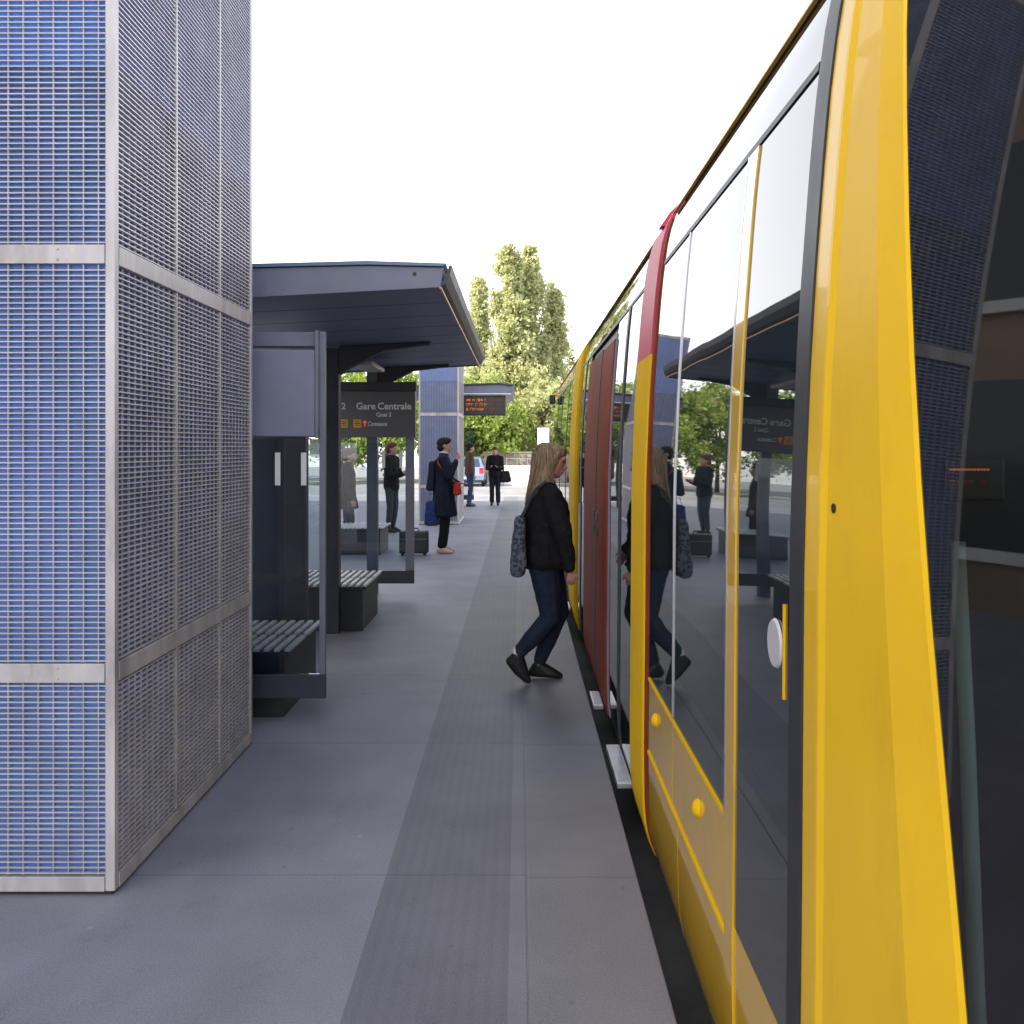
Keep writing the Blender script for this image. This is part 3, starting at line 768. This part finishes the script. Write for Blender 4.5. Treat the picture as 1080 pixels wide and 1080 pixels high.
def person(label, loc, rotz, J, outfit, hair, voxel=.012, skin=SKIN, tilt=0.):
    t = thing('person', label, 'person', loc); t.rotation_euler = (0,0,rotz)
    hc = J['head']; hh, hp = head_hulls(hc, tilt)
    nb = J['neck']; H = list(hh)
    H.append(seg(vadd(hc,(-.02,0,-.05)),.052,nb,.06))
    shL,shR = J['shL'],J['shR']; hpL,hpR = J['hipL'],J['hipR']
    mid = vlerp(vlerp(shL,shR,.5),vlerp(hpL,hpR,.5),.55)
    chest = vlerp(vlerp(shL,shR,.5),vlerp(hpL,hpR,.5),.28); pel = vlerp(hpL,hpR,.5)
    tw = J.get('tw',1.)
    H += [[(nb,.062),(vlerp(shL,nb,.12),.05),(vlerp(shR,nb,.12),.05),(chest,(.105*tw,.145*tw,.13))],
          [(chest,(.105*tw,.14*tw,.12)),(mid,(.09*tw,.125*tw,.08))],[(mid,(.09*tw,.125*tw,.08)),(pel,(.105*tw,.155*tw,.09))]]
    for s in 'LR':
        sh,elb,wr = J['sh'+s],J['el'+s],J['wr'+s]
        H += [seg(sh,.05,elb,.04),seg(elb,.04,wr,.026)]
        sg = 1 if s=='L' else -1
        H += hand(wr, J.get('hd'+s, tuple(Vector(wr)-Vector(elb))), sg, outfit.get('hs',1.))
        hp,kn,an,to = J['hip'+s],J['kn'+s],J['an'+s],J['toe'+s]
        H += [seg(hp,.085,kn,.055),seg(kn,.055,vlerp(kn,an,.35),.055),seg(vlerp(kn,an,.35),.055,an,.036)]
        hl = J['heel'+s]
        H.append([(an,.034),(hl,.027),(vlerp(hl,to,.65),(.036,.04,.022)),(to,.022)])
    b = organic('body', H, skin, t, voxel, 3)
    for sy in (1,-1):
        e = MB(); P=[]
        c = hp_ = hp if False else None
        cc = head_hulls(hc,tilt)[1](.083,sy*.031,.008)
        vv = sph(cc,(.009,.012,.007)); bm = bmesh.new(); vs=[bm.verts.new(p) for p in vv]; bmesh.ops.convex_hull(bm,input=vs)
        me = bpy.data.meshes.new('eye'); bm.to_mesh(me); bm.free(); me.materials.append(EYE); eo = bpy.data.objects.new('eye',me); COL.objects.link(eo); eo.parent=t
    # clothes
    g = outfit.get('grow',.022)
    if 'trousers' in outfit:
        T = [[(vlerp(hpL,hpR,.5),(.105*tw+.012,.155*tw+.012,.095)),(vadd(mid,(0,0,-.1)),(.10*tw,.135*tw,.04))]]
        fl = outfit.get('flare',0.)
        for s in 'LR':
            hp,kn,an = J['hip'+s],J['kn'+s],J['an'+s]
            a2 = vlerp(kn,an,.9)
            T += [seg(hp,outfit.get('hip',.1),kn,.070),seg(kn,.070,vlerp(kn,an,.4),.066+fl*.3),seg(vlerp(kn,an,.4),.066+fl*.3,a2,.052+fl)]
        organic('trousers', T, outfit['trousers'], t, voxel, 3, .014, .09)
    if 'top' in outfit:
        z0 = outfit['hem']
        hemc = vlerp(vlerp(hpL,hpR,.5), vlerp(J['knL'],J['knR'],.5), max(0,(pel[2]-z0)/max(.01,pel[2]-J['knL'][2])))
        hem = (hemc[0]+outfit.get('hemx',0), hemc[1], z0+.04); hr = outfit.get('hemr',(.145,.19))
        pf = outfit.get('puff',1.12); tw *= pf
        T = [[(vadd(nb,(0,0,.0)),.072),(vlerp(shL,nb,.08),.066),(vlerp(shR,nb,.08),.066),(chest,(.125*tw,.165*tw,.13))],
             [(chest,(.125*tw,.165*tw,.13)),(mid,(.118*tw,.155*tw,.08))],
             [(mid,(.118*tw,.155*tw,.08)),(pel,(.13*tw,.178*tw,.08))],[(pel,(.13*tw,.178*tw,.08)),(hem,(hr[0],hr[1],.03))]]
        for s in 'LR':
            sh,elb,wr = J['sh'+s],J['el'+s],J['wr'+s]
            T += [seg(sh,.075*pf**.5,elb,.062*pf**.5),seg(elb,.062*pf**.5,vlerp(elb,wr,.93),.046)]
        if outfit.get('collar'): T.append([(vadd(nb,(.0,0,.035)),(.075,.08,.03)),(nb,(.08,.085,.03))])
        organic('coat' if z0 < .7 else 'jacket', T, outfit['top'], t, voxel, 3, .03, .10)
    if 'scarf' in outfit: organic('scarf', [[(vadd(nb,(.01,0,.045)),(.08,.085,.03))]], outfit['scarf'], t, voxel, 2, .01, .05)
    for s in 'LR':
        an,to,hl = J['an'+s],J['toe'+s],J['heel'+s]
        organic('shoe', [[(an,(.046,.046,.03)),(vadd(hl,(-.006,0,-.002)),.034),(vlerp(hl,to,.6),(.045,.043,.026)),(vadd(to,(.012,0,-.003)),(.026,.03,.021))]], outfit['shoes'], t, min(voxel,.01), 2)
    organic('hair', [[(hp2[0],hp2[1]) for hp2 in h] for h in hair(head_hulls(hc,tilt)[1])], outfit['hair'], t, voxel, 2, outfit.get('hairw',.012), .03)
    return t

def hairmat(name, c):
    m = mat(name, c, .55, var=.45, scale=26, bump=.6, bscale=45, stretch=(3,3,.22), spec=.2); return m
def short_hair(p):
    return [[(p(-.028,0,.05),(.106,.096,.09)),(p(.04,0,.088),(.06,.066,.042))],[(p(-.055,0,-.02),(.072,.090,.075))]]

# ---- the woman stepping to the tram (local X = towards tram)
navyjean = fabric('dark_denim', (.018,.026,.05))
blackcloth = fabric('black_wool', (.013,.013,.0145))
blackshoe = mat('black_leather', (.012,.012,.014), .4, var=.3)
wx, wy = .0, 6.7
JW = dict(head=(.226,0,1.556), neck=(.18,0,1.385), shL=(.18,.165,1.31), shR=(.215,-.165,1.305), hipL=(.195,.085,.85), hipR=(.165,-.085,.86),
    knL=(.285,.09,.475), anL=(.135,.09,.10), heelL=(.10,.09,.045), toeL=(.275,.085,.022),
    knR=(.215,-.09,.465), anR=(-.015,-.09,.205), heelR=(-.058,-.09,.165), toeR=(.045,-.09,.028),
    elL=(.20,.235,1.06), wrL=(.33,.20,.90), elR=(.295,-.245,1.06), wrR=(.345,-.225,.82), hdR=(.06,.0,-1), hdL=(.5,0,-.8), tw=1.12)
def long_hair(p):
    return [[(p(-.022,0,.04),(.102,.090,.086)),(p(.045,0,.078),(.055,.062,.036))],
            [(p(-.045,0,.0),(.085,.092,.08)),(p(-.055,0,-.13),(.06,.10,.07))],
            [(p(.0,-.068,.02),(.05,.026,.05)),(p(-.04,-.085,-.12),(.05,.025,.06))],[(p(.0,.068,.02),(.05,.026,.05)),(p(-.04,.085,-.12),(.05,.025,.06))],
            [(p(-.055,0,-.13),(.06,.10,.07)),(p(-.075,0,-.265),(.055,.095,.05))],[(p(-.04,-.085,-.12),(.05,.025,.06)),(p(-.06,-.075,-.26),(.05,.03,.05))],
            [(p(-.04,.085,-.12),(.05,.025,.06)),(p(-.06,.075,-.26),(.05,.03,.05))],
            [(p(-.075,0,-.265),(.055,.09,.05)),(p(-.095,-.01,-.35),(.02,.055,.03))]]
woman = person('blonde woman in black jacket and dark jeans stepping towards the red tram doors', (wx,wy,0), 0, JW,
    dict(top=blackcloth, hem=.775, hemr=(.175,.215), puff=1.22, hip=.118, hs=.84, trousers=navyjean, shoes=blackshoe, hair=hairmat('blonde_hair',(.30,.215,.13)), collar=True, hairw=.016), long_hair, voxel=.0075, skin=SKINP, tilt=.16)
hm = [c for c in woman.children if c.name.startswith('hair')][0]
bmh = bmesh.new(); bmh.from_mesh(hm.data); st = MB(); rr = random.Random(5)
for k in range(130):
    a = rr.uniform(-1.95,1.95); ca, sa = -math.cos(a), math.sin(a)     # around the back and sides
    c0 = Vector(JW['head']); ln = rr.uniform(.75,1.06); wob = rr.uniform(-.02,.02); o2 = rr.uniform(.0,.006)
    pts = []
    for j,(rad,zz_) in enumerate(((.03,.128),(.072,.105),(.098,.055),(.101,-.01),(.094,-.09),(.090,-.17),(.088,-.25),(.088,-.345))):
        sx = rad*1.02*ca+ -.03 - max(0,-zz_)*.16*(1 if ca<0 else 0); sy = rad*.98*sa
        zz2 = zz_*ln if zz_<0 else zz_
        if a > 2.0 or a < -2.0: zz2 = max(zz2,-.23)
        pts.append((c0.x+sx+wob*j/8+rr.uniform(-.003,.003), c0.y+sy+wob*j/8, c0.z+zz2))
    st.tube(pts,[.003,.0055,.006,.006,.0055,.005,.004,.0015],5)
vs_ = [bmh.verts.new(p) for p in st.v]
for f in st.f:
    try: bmh.faces.new([vs_[i] for i in f]).smooth = True
    except ValueError: pass
bmh.to_mesh(hm.data); bmh.free()
MBs = organic('sock', [[((-.012,-.09,.215),.043),((-.004,-.09,.235),.044)]], M['white'], woman, .008, 2)
# patterned shoulder bag behind her
m, nt_, b_ = new_mat('patterned_cloth'); N=nt_.nodes; L=nt_.links
vo = N.new('ShaderNodeTexVoronoi'); vo.inputs['Scale'].default_value = 42; tcx = N.new('ShaderNodeTexCoord'); L.new(tcx.outputs['Object'], vo.inputs['Vector'])
cr = N.new('ShaderNodeValToRGB'); cr.color_ramp.elements[0].color=(.03,.038,.05,1); cr.color_ramp.elements[1].color=(.12,.14,.175,1); cr.color_ramp.elements[0].position=.35; cr.color_ramp.elements[1].position=.62
L.new(vo.outputs['Distance'], cr.inputs[0]); L.new(cr.outputs[0], b_.inputs['Base Color']); setin(b_, Roughness=.8)
t = thing('shoulder_bag', 'grey mottled shoulder bag hanging behind the blonde woman in black', 'bag', (wx+.022,wy-.12,.95))
organic('pouch', [[((-.02,-.12,.20),(.035,.03,.02)),((-.02,.12,.20),(.035,.03,.02)),((-.032,-.14,-.10),(.058,.04,.05)),((-.032,.14,-.10),(.058,.04,.05)),((-.03,-.12,-.155),(.05,.04,.03)),((-.03,.12,-.155),(.05,.04,.03))]], m, t, .01, 3, .025, .1)
MB().tube([(-.02,-.06,.20),(.012,-.05,.26),(.05,-.04,.34),(.09,-.04,.41),(.16,-.04,.465)],.012,8).build('strap', fabric('strap_grey',(.05,.055,.065)), None).parent = t

# ---- generic standing pose (facing local +X)
def stand(h, arms='down', stride=.0, lean=0.):
    k = h/1.75
    J = dict(head=(.02+lean,0,1.63), neck=(lean*.8,0,1.48), shL=(lean*.7,.175,1.42), shR=(lean*.7,-.175,1.42), hipL=(0,.09,.92), hipR=(0,-.09,.92),
        knL=(.03+stride*.5,.09,.5), anL=(-.02+stride,.095,.09), heelL=(-.06+stride,.095,.04), toeL=(.13+stride,.105,.022),
        knR=(.02-stride*.4,-.09,.5), anR=(-.02-stride,-.095,.09), heelR=(-.06-stride,-.095,.04), toeR=(.13-stride,-.105,.022),
        elL=(-.03,.23,1.12), wrL=(.06,.23,.87), elR=(-.03,-.23,1.12), wrR=(.06,-.23,.87))
    if arms in ('raise',):
        J['elR']=(.10,-.22,1.17); J['wrR']=(.20,-.10,1.40); J['hdR']=(.05,.1,1)
        J['elL']=(.03,.23,1.13); J['wrL']=(.22,.15,1.05); J['hdL']=(1,-.3,0)
    if arms == 'phone':
        for s,g in (('L',1),('R',-1)):
            J['el'+s]=(.06,g*.22,1.12); J['wr'+s]=(.27,g*.09,1.16); J['hd'+s]=(1,-g*.35,.25)
    for q in J:
        if isinstance(J[q],tuple) and not q.startswith('hd'): J[q] = tuple(c*k for c in J[q])
    return J
navycoat = fabric('navy_coat', (.010,.013,.026)); blacktr = fabric('black_trousers', (.009,.009,.010))
man = person('dark haired man in long navy coat with hand raised, in front of the far pillar', (-1.19,14.85,0), 0, stand(1.80,'raise'),
    dict(top=navycoat, hem=.55, hemr=(.20,.25), flare=.02, puff=1.3, hairw=.03, trousers=blacktr, shoes=mat('beige_shoe',(.52,.38,.33),.5), hair=hairmat('black_hair',(.012,.010,.009)), scarf=fabric('pale_scarf',(.55,.53,.5)), collar=True), short_hair, voxel=.012)
red = fabric('red_bag',(.42,.03,.03)); 
t = thing('crossbody_bag', 'small red bag on a red strap across the navy coat', 'bag', (-.965,14.70,1.02))
organic('pouch', [[((0,-.05,.07),(.05,.04,.02)),((0,.07,.07),(.05,.04,.02)),((0,-.06,-.08),(.065,.05,.03)),((0,.08,-.08),(.065,.05,.03))]], red, t, .012, 3, .02, .06)
MB().tube([(-.01,-.07,.08),(-.10,-.075,.16),(-.20,-.09,.26),(-.29,-.07,.38),(-.30,0.0,.47)],.013,8).build('strap', fabric('red_strap',(.28,.05,.04)), None).parent = t
t = thing('backpack', 'dark navy backpack worn on the back of the man in the navy coat', 'backpack', (-1.365,14.85,1.20))
organic('pack', [[((0,-.1,.2),(.05,.05,.04)),((0,.1,.2),(.05,.05,.04)),((-.02,-.12,-.18),(.07,.05,.05)),((-.02,.12,-.18),(.07,.05,.05))]], fabric('navy_pack',(.014,.018,.03)), t, .014, 3, .02, .1)
MB().tube([(.02,-.1,.2),(.12,-.11,.3),(.24,-.12,.27)],.018,8).build('strap', fabric('pack_strap',(.02,.02,.03)), None).parent = t
t = thing('carrier_bag', 'blue carrier bag hanging low behind the man in the navy coat', 'bag', (-1.36,14.75,.62))
organic('pouch', [[((0,-.03,.18),(.10,.03,.02)),((0,.03,.18),(.10,.03,.02)),((-.0,0,-.16),(.13,.07,.03))]], fabric('blue_plastic',(.022,.04,.14)), t, .012, 3, .03, .09)
MB().tube([(-.06,0,.17),(-.03,0,.32),(.03,0,.32),(.06,0,.17)],.008,6).build('handle', fabric('blue_handle',(.03,.06,.2)), None).parent = t
person('distant person in brown top and blue jeans standing just right of the far pillar', (-1.40,26.6,0), R(15), stand(1.75,'down',.04),
    dict(top=fabric('brown_top',(.10,.055,.045)), hem=.93, trousers=fabric('blue_jeans',(.03,.05,.10)), shoes=blackshoe, hair=hairmat('dark_hair',(.016,.013,.011))), short_hair, voxel=.014)
person('distant person all in black facing the camera in mid platform', (-.70,27.0,0), R(-95), stand(1.66,'phone'),
    dict(top=fabric('black_top',(.014,.013,.014)), hem=.82, trousers=fabric('black_jeans',(.016,.018,.026)), shoes=blackshoe, hair=hairmat('brown_hair',(.07,.045,.03)), flare=.015), short_hair, voxel=.014)
t = thing('handbag', 'dark handbag at the hip of the distant person all in black', 'bag', (-.40,26.95,.84))
organic('pouch', [[((-.07,0,.12),(.05,.05,.03)),((.07,0,.12),(.05,.05,.03)),((-.11,0,-.13),(.06,.07,.05)),((.11,0,-.13),(.06,.07,.05))]], fabric('dark_bag',(.02,.02,.024)), t, .014, 3, .02, .1)
MB().tube([(-.05,0,.13),(-.1,0,.40),(-.14,0,.55)],.012,6).build('strap', blackcloth, None).parent = t
person('person in black jacket and jeans with bent arm seen through the shelter glass', (-2.50,18.5,0), R(-20), stand(1.74,'phone'),
    dict(top=fabric('black_jacket',(.012,.012,.014)), hem=.80, trousers=fabric('grey_jeans',(.05,.06,.075)), shoes=blackshoe, hair=hairmat('chestnut_hair',(.12,.055,.03))), short_hair, voxel=.014)
person('person in olive coat half hidden by the dark shelter column', (-2.83,15.6,0), R(10), stand(1.62,'down',.05),
    dict(top=fabric('olive_coat',(.05,.045,.04)), hem=.62, hemr=(.17,.2), trousers=fabric('navy_trousers',(.02,.025,.04)), shoes=blackshoe, hair=hairmat('brown_hair_short',(.09,.05,.03))), short_hair, voxel=.014)

# ------------------------------------------------------------------ trees
def leaf_mesh(centres, sigma, per, size, seedv):
    r = np.random.default_rng(seedv)
    C = np.repeat(centres, per, axis=0); S = np.repeat(sigma, per)
    n = len(C); P = C + r.normal(size=(n,3))*S[:,None]*np.array([1,1,.85])
    a = r.normal(size=(n,3)); a /= np.linalg.norm(a,axis=1)[:,None]
    q = r.normal(size=(n,3)); b = np.cross(a,q); b /= np.linalg.norm(b,axis=1)[:,None]
    s = size*r.uniform(.6,1.3,size=n)[:,None]
    V = np.stack([P-a*s, P+b*s*.55, P+a*s, P-b*s*.55],axis=1).reshape(-1,3)
    F = np.arange(4*n).reshape(-1,4)
    return V, F
def np_mesh(name, V, F, m):
    me = bpy.data.meshes.new(name); me.vertices.add(len(V)); me.vertices.foreach_set('co', V.astype(np.float32).ravel())
    me.loops.add(F.size); me.loops.foreach_set('vertex_index', F.astype(np.int32).ravel())
    me.polygons.add(len(F)); me.polygons.foreach_set('loop_start', np.arange(0,F.size,F.shape[1],dtype=np.int32))
    me.update(calc_edges=True); me.materials.append(m); return me
def tree(name, label, loc, h, w, leafm, kind, seedv, group):
    r = np.random.default_rng(seedv)
    t = thing(name, label, 'tree', loc, group)
    tr = MB(); tr.tube([(0,0,0),(.04*h*.1,0,h*.25),(0,.03*h*.1,h*.55),(0,0,h*.9)],[h*.018+.06,h*.014+.04,h*.009+.02,.02],9)
    cents=[]; sig=[]
    if kind == 'poplar':
        for k in range(150):
            u = r.uniform(.06,1)**.9; rad = w*.5*min(1,(u+.02)*5)*(1-u**2.6)**.7*r.uniform(.35,1.05); a = r.uniform(0,6.283)
            # several upright leaders give a ragged outline
            cents.append((rad*math.cos(a), rad*math.sin(a), h*(u*.97+.01)+r.normal()*.3)); sig.append(.18+.22*r.random()*(1.15-u))
        for k in range(5):
            a = r.uniform(0,6.283); rr_ = w*.3*r.uniform(.3,1); top = h*r.uniform(.86,1.03)
            for z in np.linspace(h*.55,top,11): cents.append((rr_*math.cos(a),rr_*math.sin(a),z)); sig.append(.16)
        for k in range(16):
            a = r.uniform(0,6.283); z0 = h*r.uniform(.08,.6); rr_ = w*.35
            tr.tube([(0,0,z0),(rr_*.6*math.cos(a),rr_*.6*math.sin(a),z0+h*.10),(rr_*math.cos(a),rr_*math.sin(a),z0+h*.25)],[.06,.04,.015],6)
        per=95; size=.15
    else:
        for k in range(95):
            v = r.normal(size=3); v /= np.linalg.norm(v); q = r.uniform(.35,1)**.6*(1+.25*math.sin(3*math.atan2(v[1],v[0])+seedv))
            cents.append((v[0]*q*w*.5, v[1]*q*w*.5, h*.60+v[2]*q*h*.38)); sig.append(.16+.26*r.random())
        for k in range(11):
            a = r.uniform(0,6.283); z0=h*r.uniform(.22,.45); rr_=w*.36
            tr.tube([(0,0,z0),(rr_*.5*math.cos(a),rr_*.5*math.sin(a),z0+h*.14),(rr_*math.cos(a),rr_*math.sin(a),z0+h*.26)],[.07,.05,.015],6)
        per=90; size=.14
    tr.build('trunk', M['bark'], None, smooth=True).parent = t
    V,F = leaf_mesh(np.array(cents), np.array(sig), per, size, seedv)
    c = bpy.data.objects.new('crown', np_mesh('crown',V,F,leafm)); COL.objects.link(c); c.parent = t
    return t
G1 = 'tall poplars beyond the platform'; G2 = 'leafy trees beyond the platform'
zg=-.31
tree('poplar_tree','tallest poplar, left stem of the clump rising over the far canopy',(-.75,60,zg),14.6,3.6,M['leafpoplar'],'poplar',11,G1)
tree('poplar_tree','tall poplar forming the right half of the tallest clump',(.75,61.5,zg),14.5,3.1,M['leafpoplar'],'poplar',12,G1)
tree('poplar_tree','thin poplar standing apart to the left, behind the shelter canopy corner',(-2.9,68,zg),14.0,2.0,M['leafpoplar'],'poplar',13,G1)
tree('poplar_tree','slender shorter poplar at the right edge of the clump',(2.35,63,zg),12.6,1.5,M['leafpoplar'],'poplar',14,G1)
lt = [(-1.6,55,5.6,4.6,'leafgreen','green tree seen under the amber departure display'),(-3.9,57,6.6,5.0,'leafgreen','green tree between the far blue pillar and the display'),
      (1.6,58,6.6,3.6,'leafpoplar','dull green tree at the foot of the poplar clump'),(2.6,66,8.6,4.4,'leafyellow','yellow green tree beside the far end of the tram roof'),(4.6,70,8.2,5.0,'leafyellow','yellow green tree partly behind the far end of the tram'),
      (-7.3,52,6.6,5.2,'leafgreen','bright green tree over the right half of the station sign'),(-10.2,54,7.0,5.6,'leafgreen','bright green tree over the left half of the station sign'),(-13.6,50,6.6,5.4,'leafgreen','green tree behind the gap between sign and near panel'),(-17.5,56,7.5,6,'leafgreen','green tree hidden behind the near blank panel'),(-23,60,8,6.5,'leafgreen','green tree farthest left behind the grating pillar')]
for i,(x,y,h,wd,lm,lab) in enumerate(lt):
    tree('leafy_tree',lab,(x,y,zg),h,wd,M[lm],'round',30+i,G2)

# ------------------------------------------------------------------ far plaza
t = thing('low_wall', 'sunlit white low wall with railing behind the woman at the far end', 'wall', (1.5,50,zg))
box('wall', M['whitewall'], -.8,6.5,50,50.25,zg,.62, t, .01); box('coping', M['whitewall'], -.85,6.55,49.96,50.29,.623,.70, t, .01)
r_ = MB()
for k in range(13): r_.box(-.7+k*.55,-.66+k*.55,50.10,50.14,.703,1.05)
r_.box(-.72,6.3,50.10,50.14,1.053,1.09); r_.build('railing', M['brownwall'], t)
t = thing('boundary_wall', 'grey brown wall behind the white low wall', 'wall', (2,53,zg)); box('wall', M['brownwall'], -2,9,53,53.3,zg,1.35, t, .02); box('coping', M['brownwall'], -2.05,9.05,52.96,53.34,1.353,1.42, t)
t = thing('white_column', 'plain white upright panel between the poplars and the tram end', 'panel', (1.27,51.6,zg))
box('panel', M['whitewall'], .98,1.60,51.5,51.75,zg+.01,2.72, t, .01); box('foot', M['brownwall'], .9,1.68,51.4,51.85,zg,zg+.12, t)
# bollards / bicycles replaced by a row of posts
for k in range(5):
    x = .15+k*.5
    o = MB().tube([(x,46.9,zg),(x,46.9,.36),(x,46.9,.44)],[.05,.05,.035],12).box(x-.07,x+.07,46.83,46.97,zg,zg+.04).build('bollard', M['alu'], None, origin=(x,46.9,zg))
    tag(o, ('leftmost','second from the left','middle','second from the right','rightmost')[k]+' of five pale metal bollards in front of the white low wall', 'bollard', 'bollards before the white wall')
# parked car seen from behind
def car(loc, label):
    t = thing('parked_car', label, 'car', loc)
    prof = [(0,.35),(.02,.62),(.10,.98),(.32,1.42),(.8,1.50),(2.0,1.47),(2.75,1.02),(3.7,.88),(3.95,.62),(3.98,.32),(3.4,.24),(.4,.24)]
    mb = MB(); P=[]
    for (sx,ins) in ((-.86,1),(-.80,.0),(.80,.0),(.86,1)): pass
    rows=[]
    for x,k in ((-.84,.0),(-.87,.35),(-.70,1.0),(.70,1.0),(.87,.35),(.84,.0)):
        rows.append([(x if z < 1.0 else x*(1-.0), y, z) for (y,z) in prof])
    # tapered greenhouse: width shrinks with height
    def wx_(z): return .86 if z < 1.0 else .86-(z-1.0)*.42
    L_ = [(-wx_(z),y,z) for (y,z) in prof]; R_ = [(wx_(z),y,z) for (y,z) in prof]
    mb.grid([L_,R_], closed=True); n=len(prof); mb.f.append(tuple(range(n))); mb.f.append(tuple(range(2*n-1,n-1,-1)))
    b = mb.build('body', M['carpaint'], t.parent); b.data.transform(Matrix.Identity(4)); b.parent=t
    bv = b.modifiers.new('b','BEVEL'); bv.width=.05; bv.segments=3; bv.limit_method='ANGLE'
    def child(mb,name,m): o = mb.build(name,m); o.parent=t; return o
    q = MB(); q.v=[(-.64,.10,1.02),(.64,.10,1.02),(.56,.295,1.40),(-.56,.295,1.40)]; q.v=[(x,y-.012,z) for x,y,z in q.v]+[(x,y+.02,z) for x,y,z in q.v]; q.f=[(0,1,2,3),(4,7,6,5),(0,4,5,1),(1,5,6,2),(2,6,7,3),(3,7,4,0)]
    child(q,'rear_window',M['carglass'])
    for s in (-1,1):
        q = MB(); q.box(s*.72-.11,s*.72+.11,.0-.02,.14,.68,.95); child(q,'tail_light',M['taillight'])
        q = MB(); q.v=[(s*.852,.6,1.03),(s*.852,2.5,1.03),(s*.70,2.0,1.40),(s*.70,.7,1.40)]; q.v=[(x+s*.012,y,z) for x,y,z in q.v]+[(x-s*.02,y,z) for x,y,z in q.v]; q.f=[(0,1,2,3),(4,7,6,5),(0,4,5,1),(1,5,6,2),(2,6,7,3),(3,7,4,0)]
        child(q,'side_window',M['carglass'])
        for yy in (.75,3.2):
            child(MB().tube([(s*.70,yy,.31),(s*.875,yy,.31)],.31,20),'wheel',M['tyre'])
    child(MB().box(-.8,.8,-.06,.04,.34,.55),'bumper',M['carpaint']); child(MB().box(-.26,.26,-.075,-.062,.40,.51),'number_plate',M['white'])
    return t
car((-2.62,47.2,zg), 'silver blue hatchback seen from behind between the two distant people')
t = thing('pale_building', 'long pale building behind the trees at the far side of the square', 'building', (-6,95,zg))
box('wall', M['whitewall'], -40,26,95,105,zg,6.2, t, .02)
MB().prism([(94.4,6.2),(100,8.6),(105.6,6.2)],'x',-40.5,26.5).build('roof', M['tile'], t)
for k in range(16):
    for z in (1.0,3.7):
        x=-37+k*4; f = box('window', M['buildingglass'], x,x+1.2,94.93,94.995,z,z+1.5, t); box('sill', M['brownwall'], x-.1,x+1.3,94.86,94.99,z-.12,z-.003, f)

# unseen building added left of the frame to shade the platform
t = thing('shade_building', 'long stone building added out of view left of the platform to shade the stop', 'building', (-13,0,zg))
H=13.2
box('wall', M['station'], -24,-10.4,-6.5,20.5,zg,H, t, .03); box('cornice', M['station'], -24.3,-10.0,-6.8,20.8,H+.003,H+.5, t, .03)
for k in range(6):
    for z in (.9,4.9,8.9):
        y=-5+k*4.2; f = box('window', M['buildingglass'], -10.395,-10.33,y,y+1.9,z,z+2.7, t); 
        f2 = MB().box(-10.39,-10.26,y-.14,y+2.04,z-.2,z-.003).box(-10.39,-10.28,y-.14,y-.003,z,z+2.75).box(-10.39,-10.28,y+1.903,y+2.04,z,z+2.75); f2.build('frame', M['whitewall'], f)
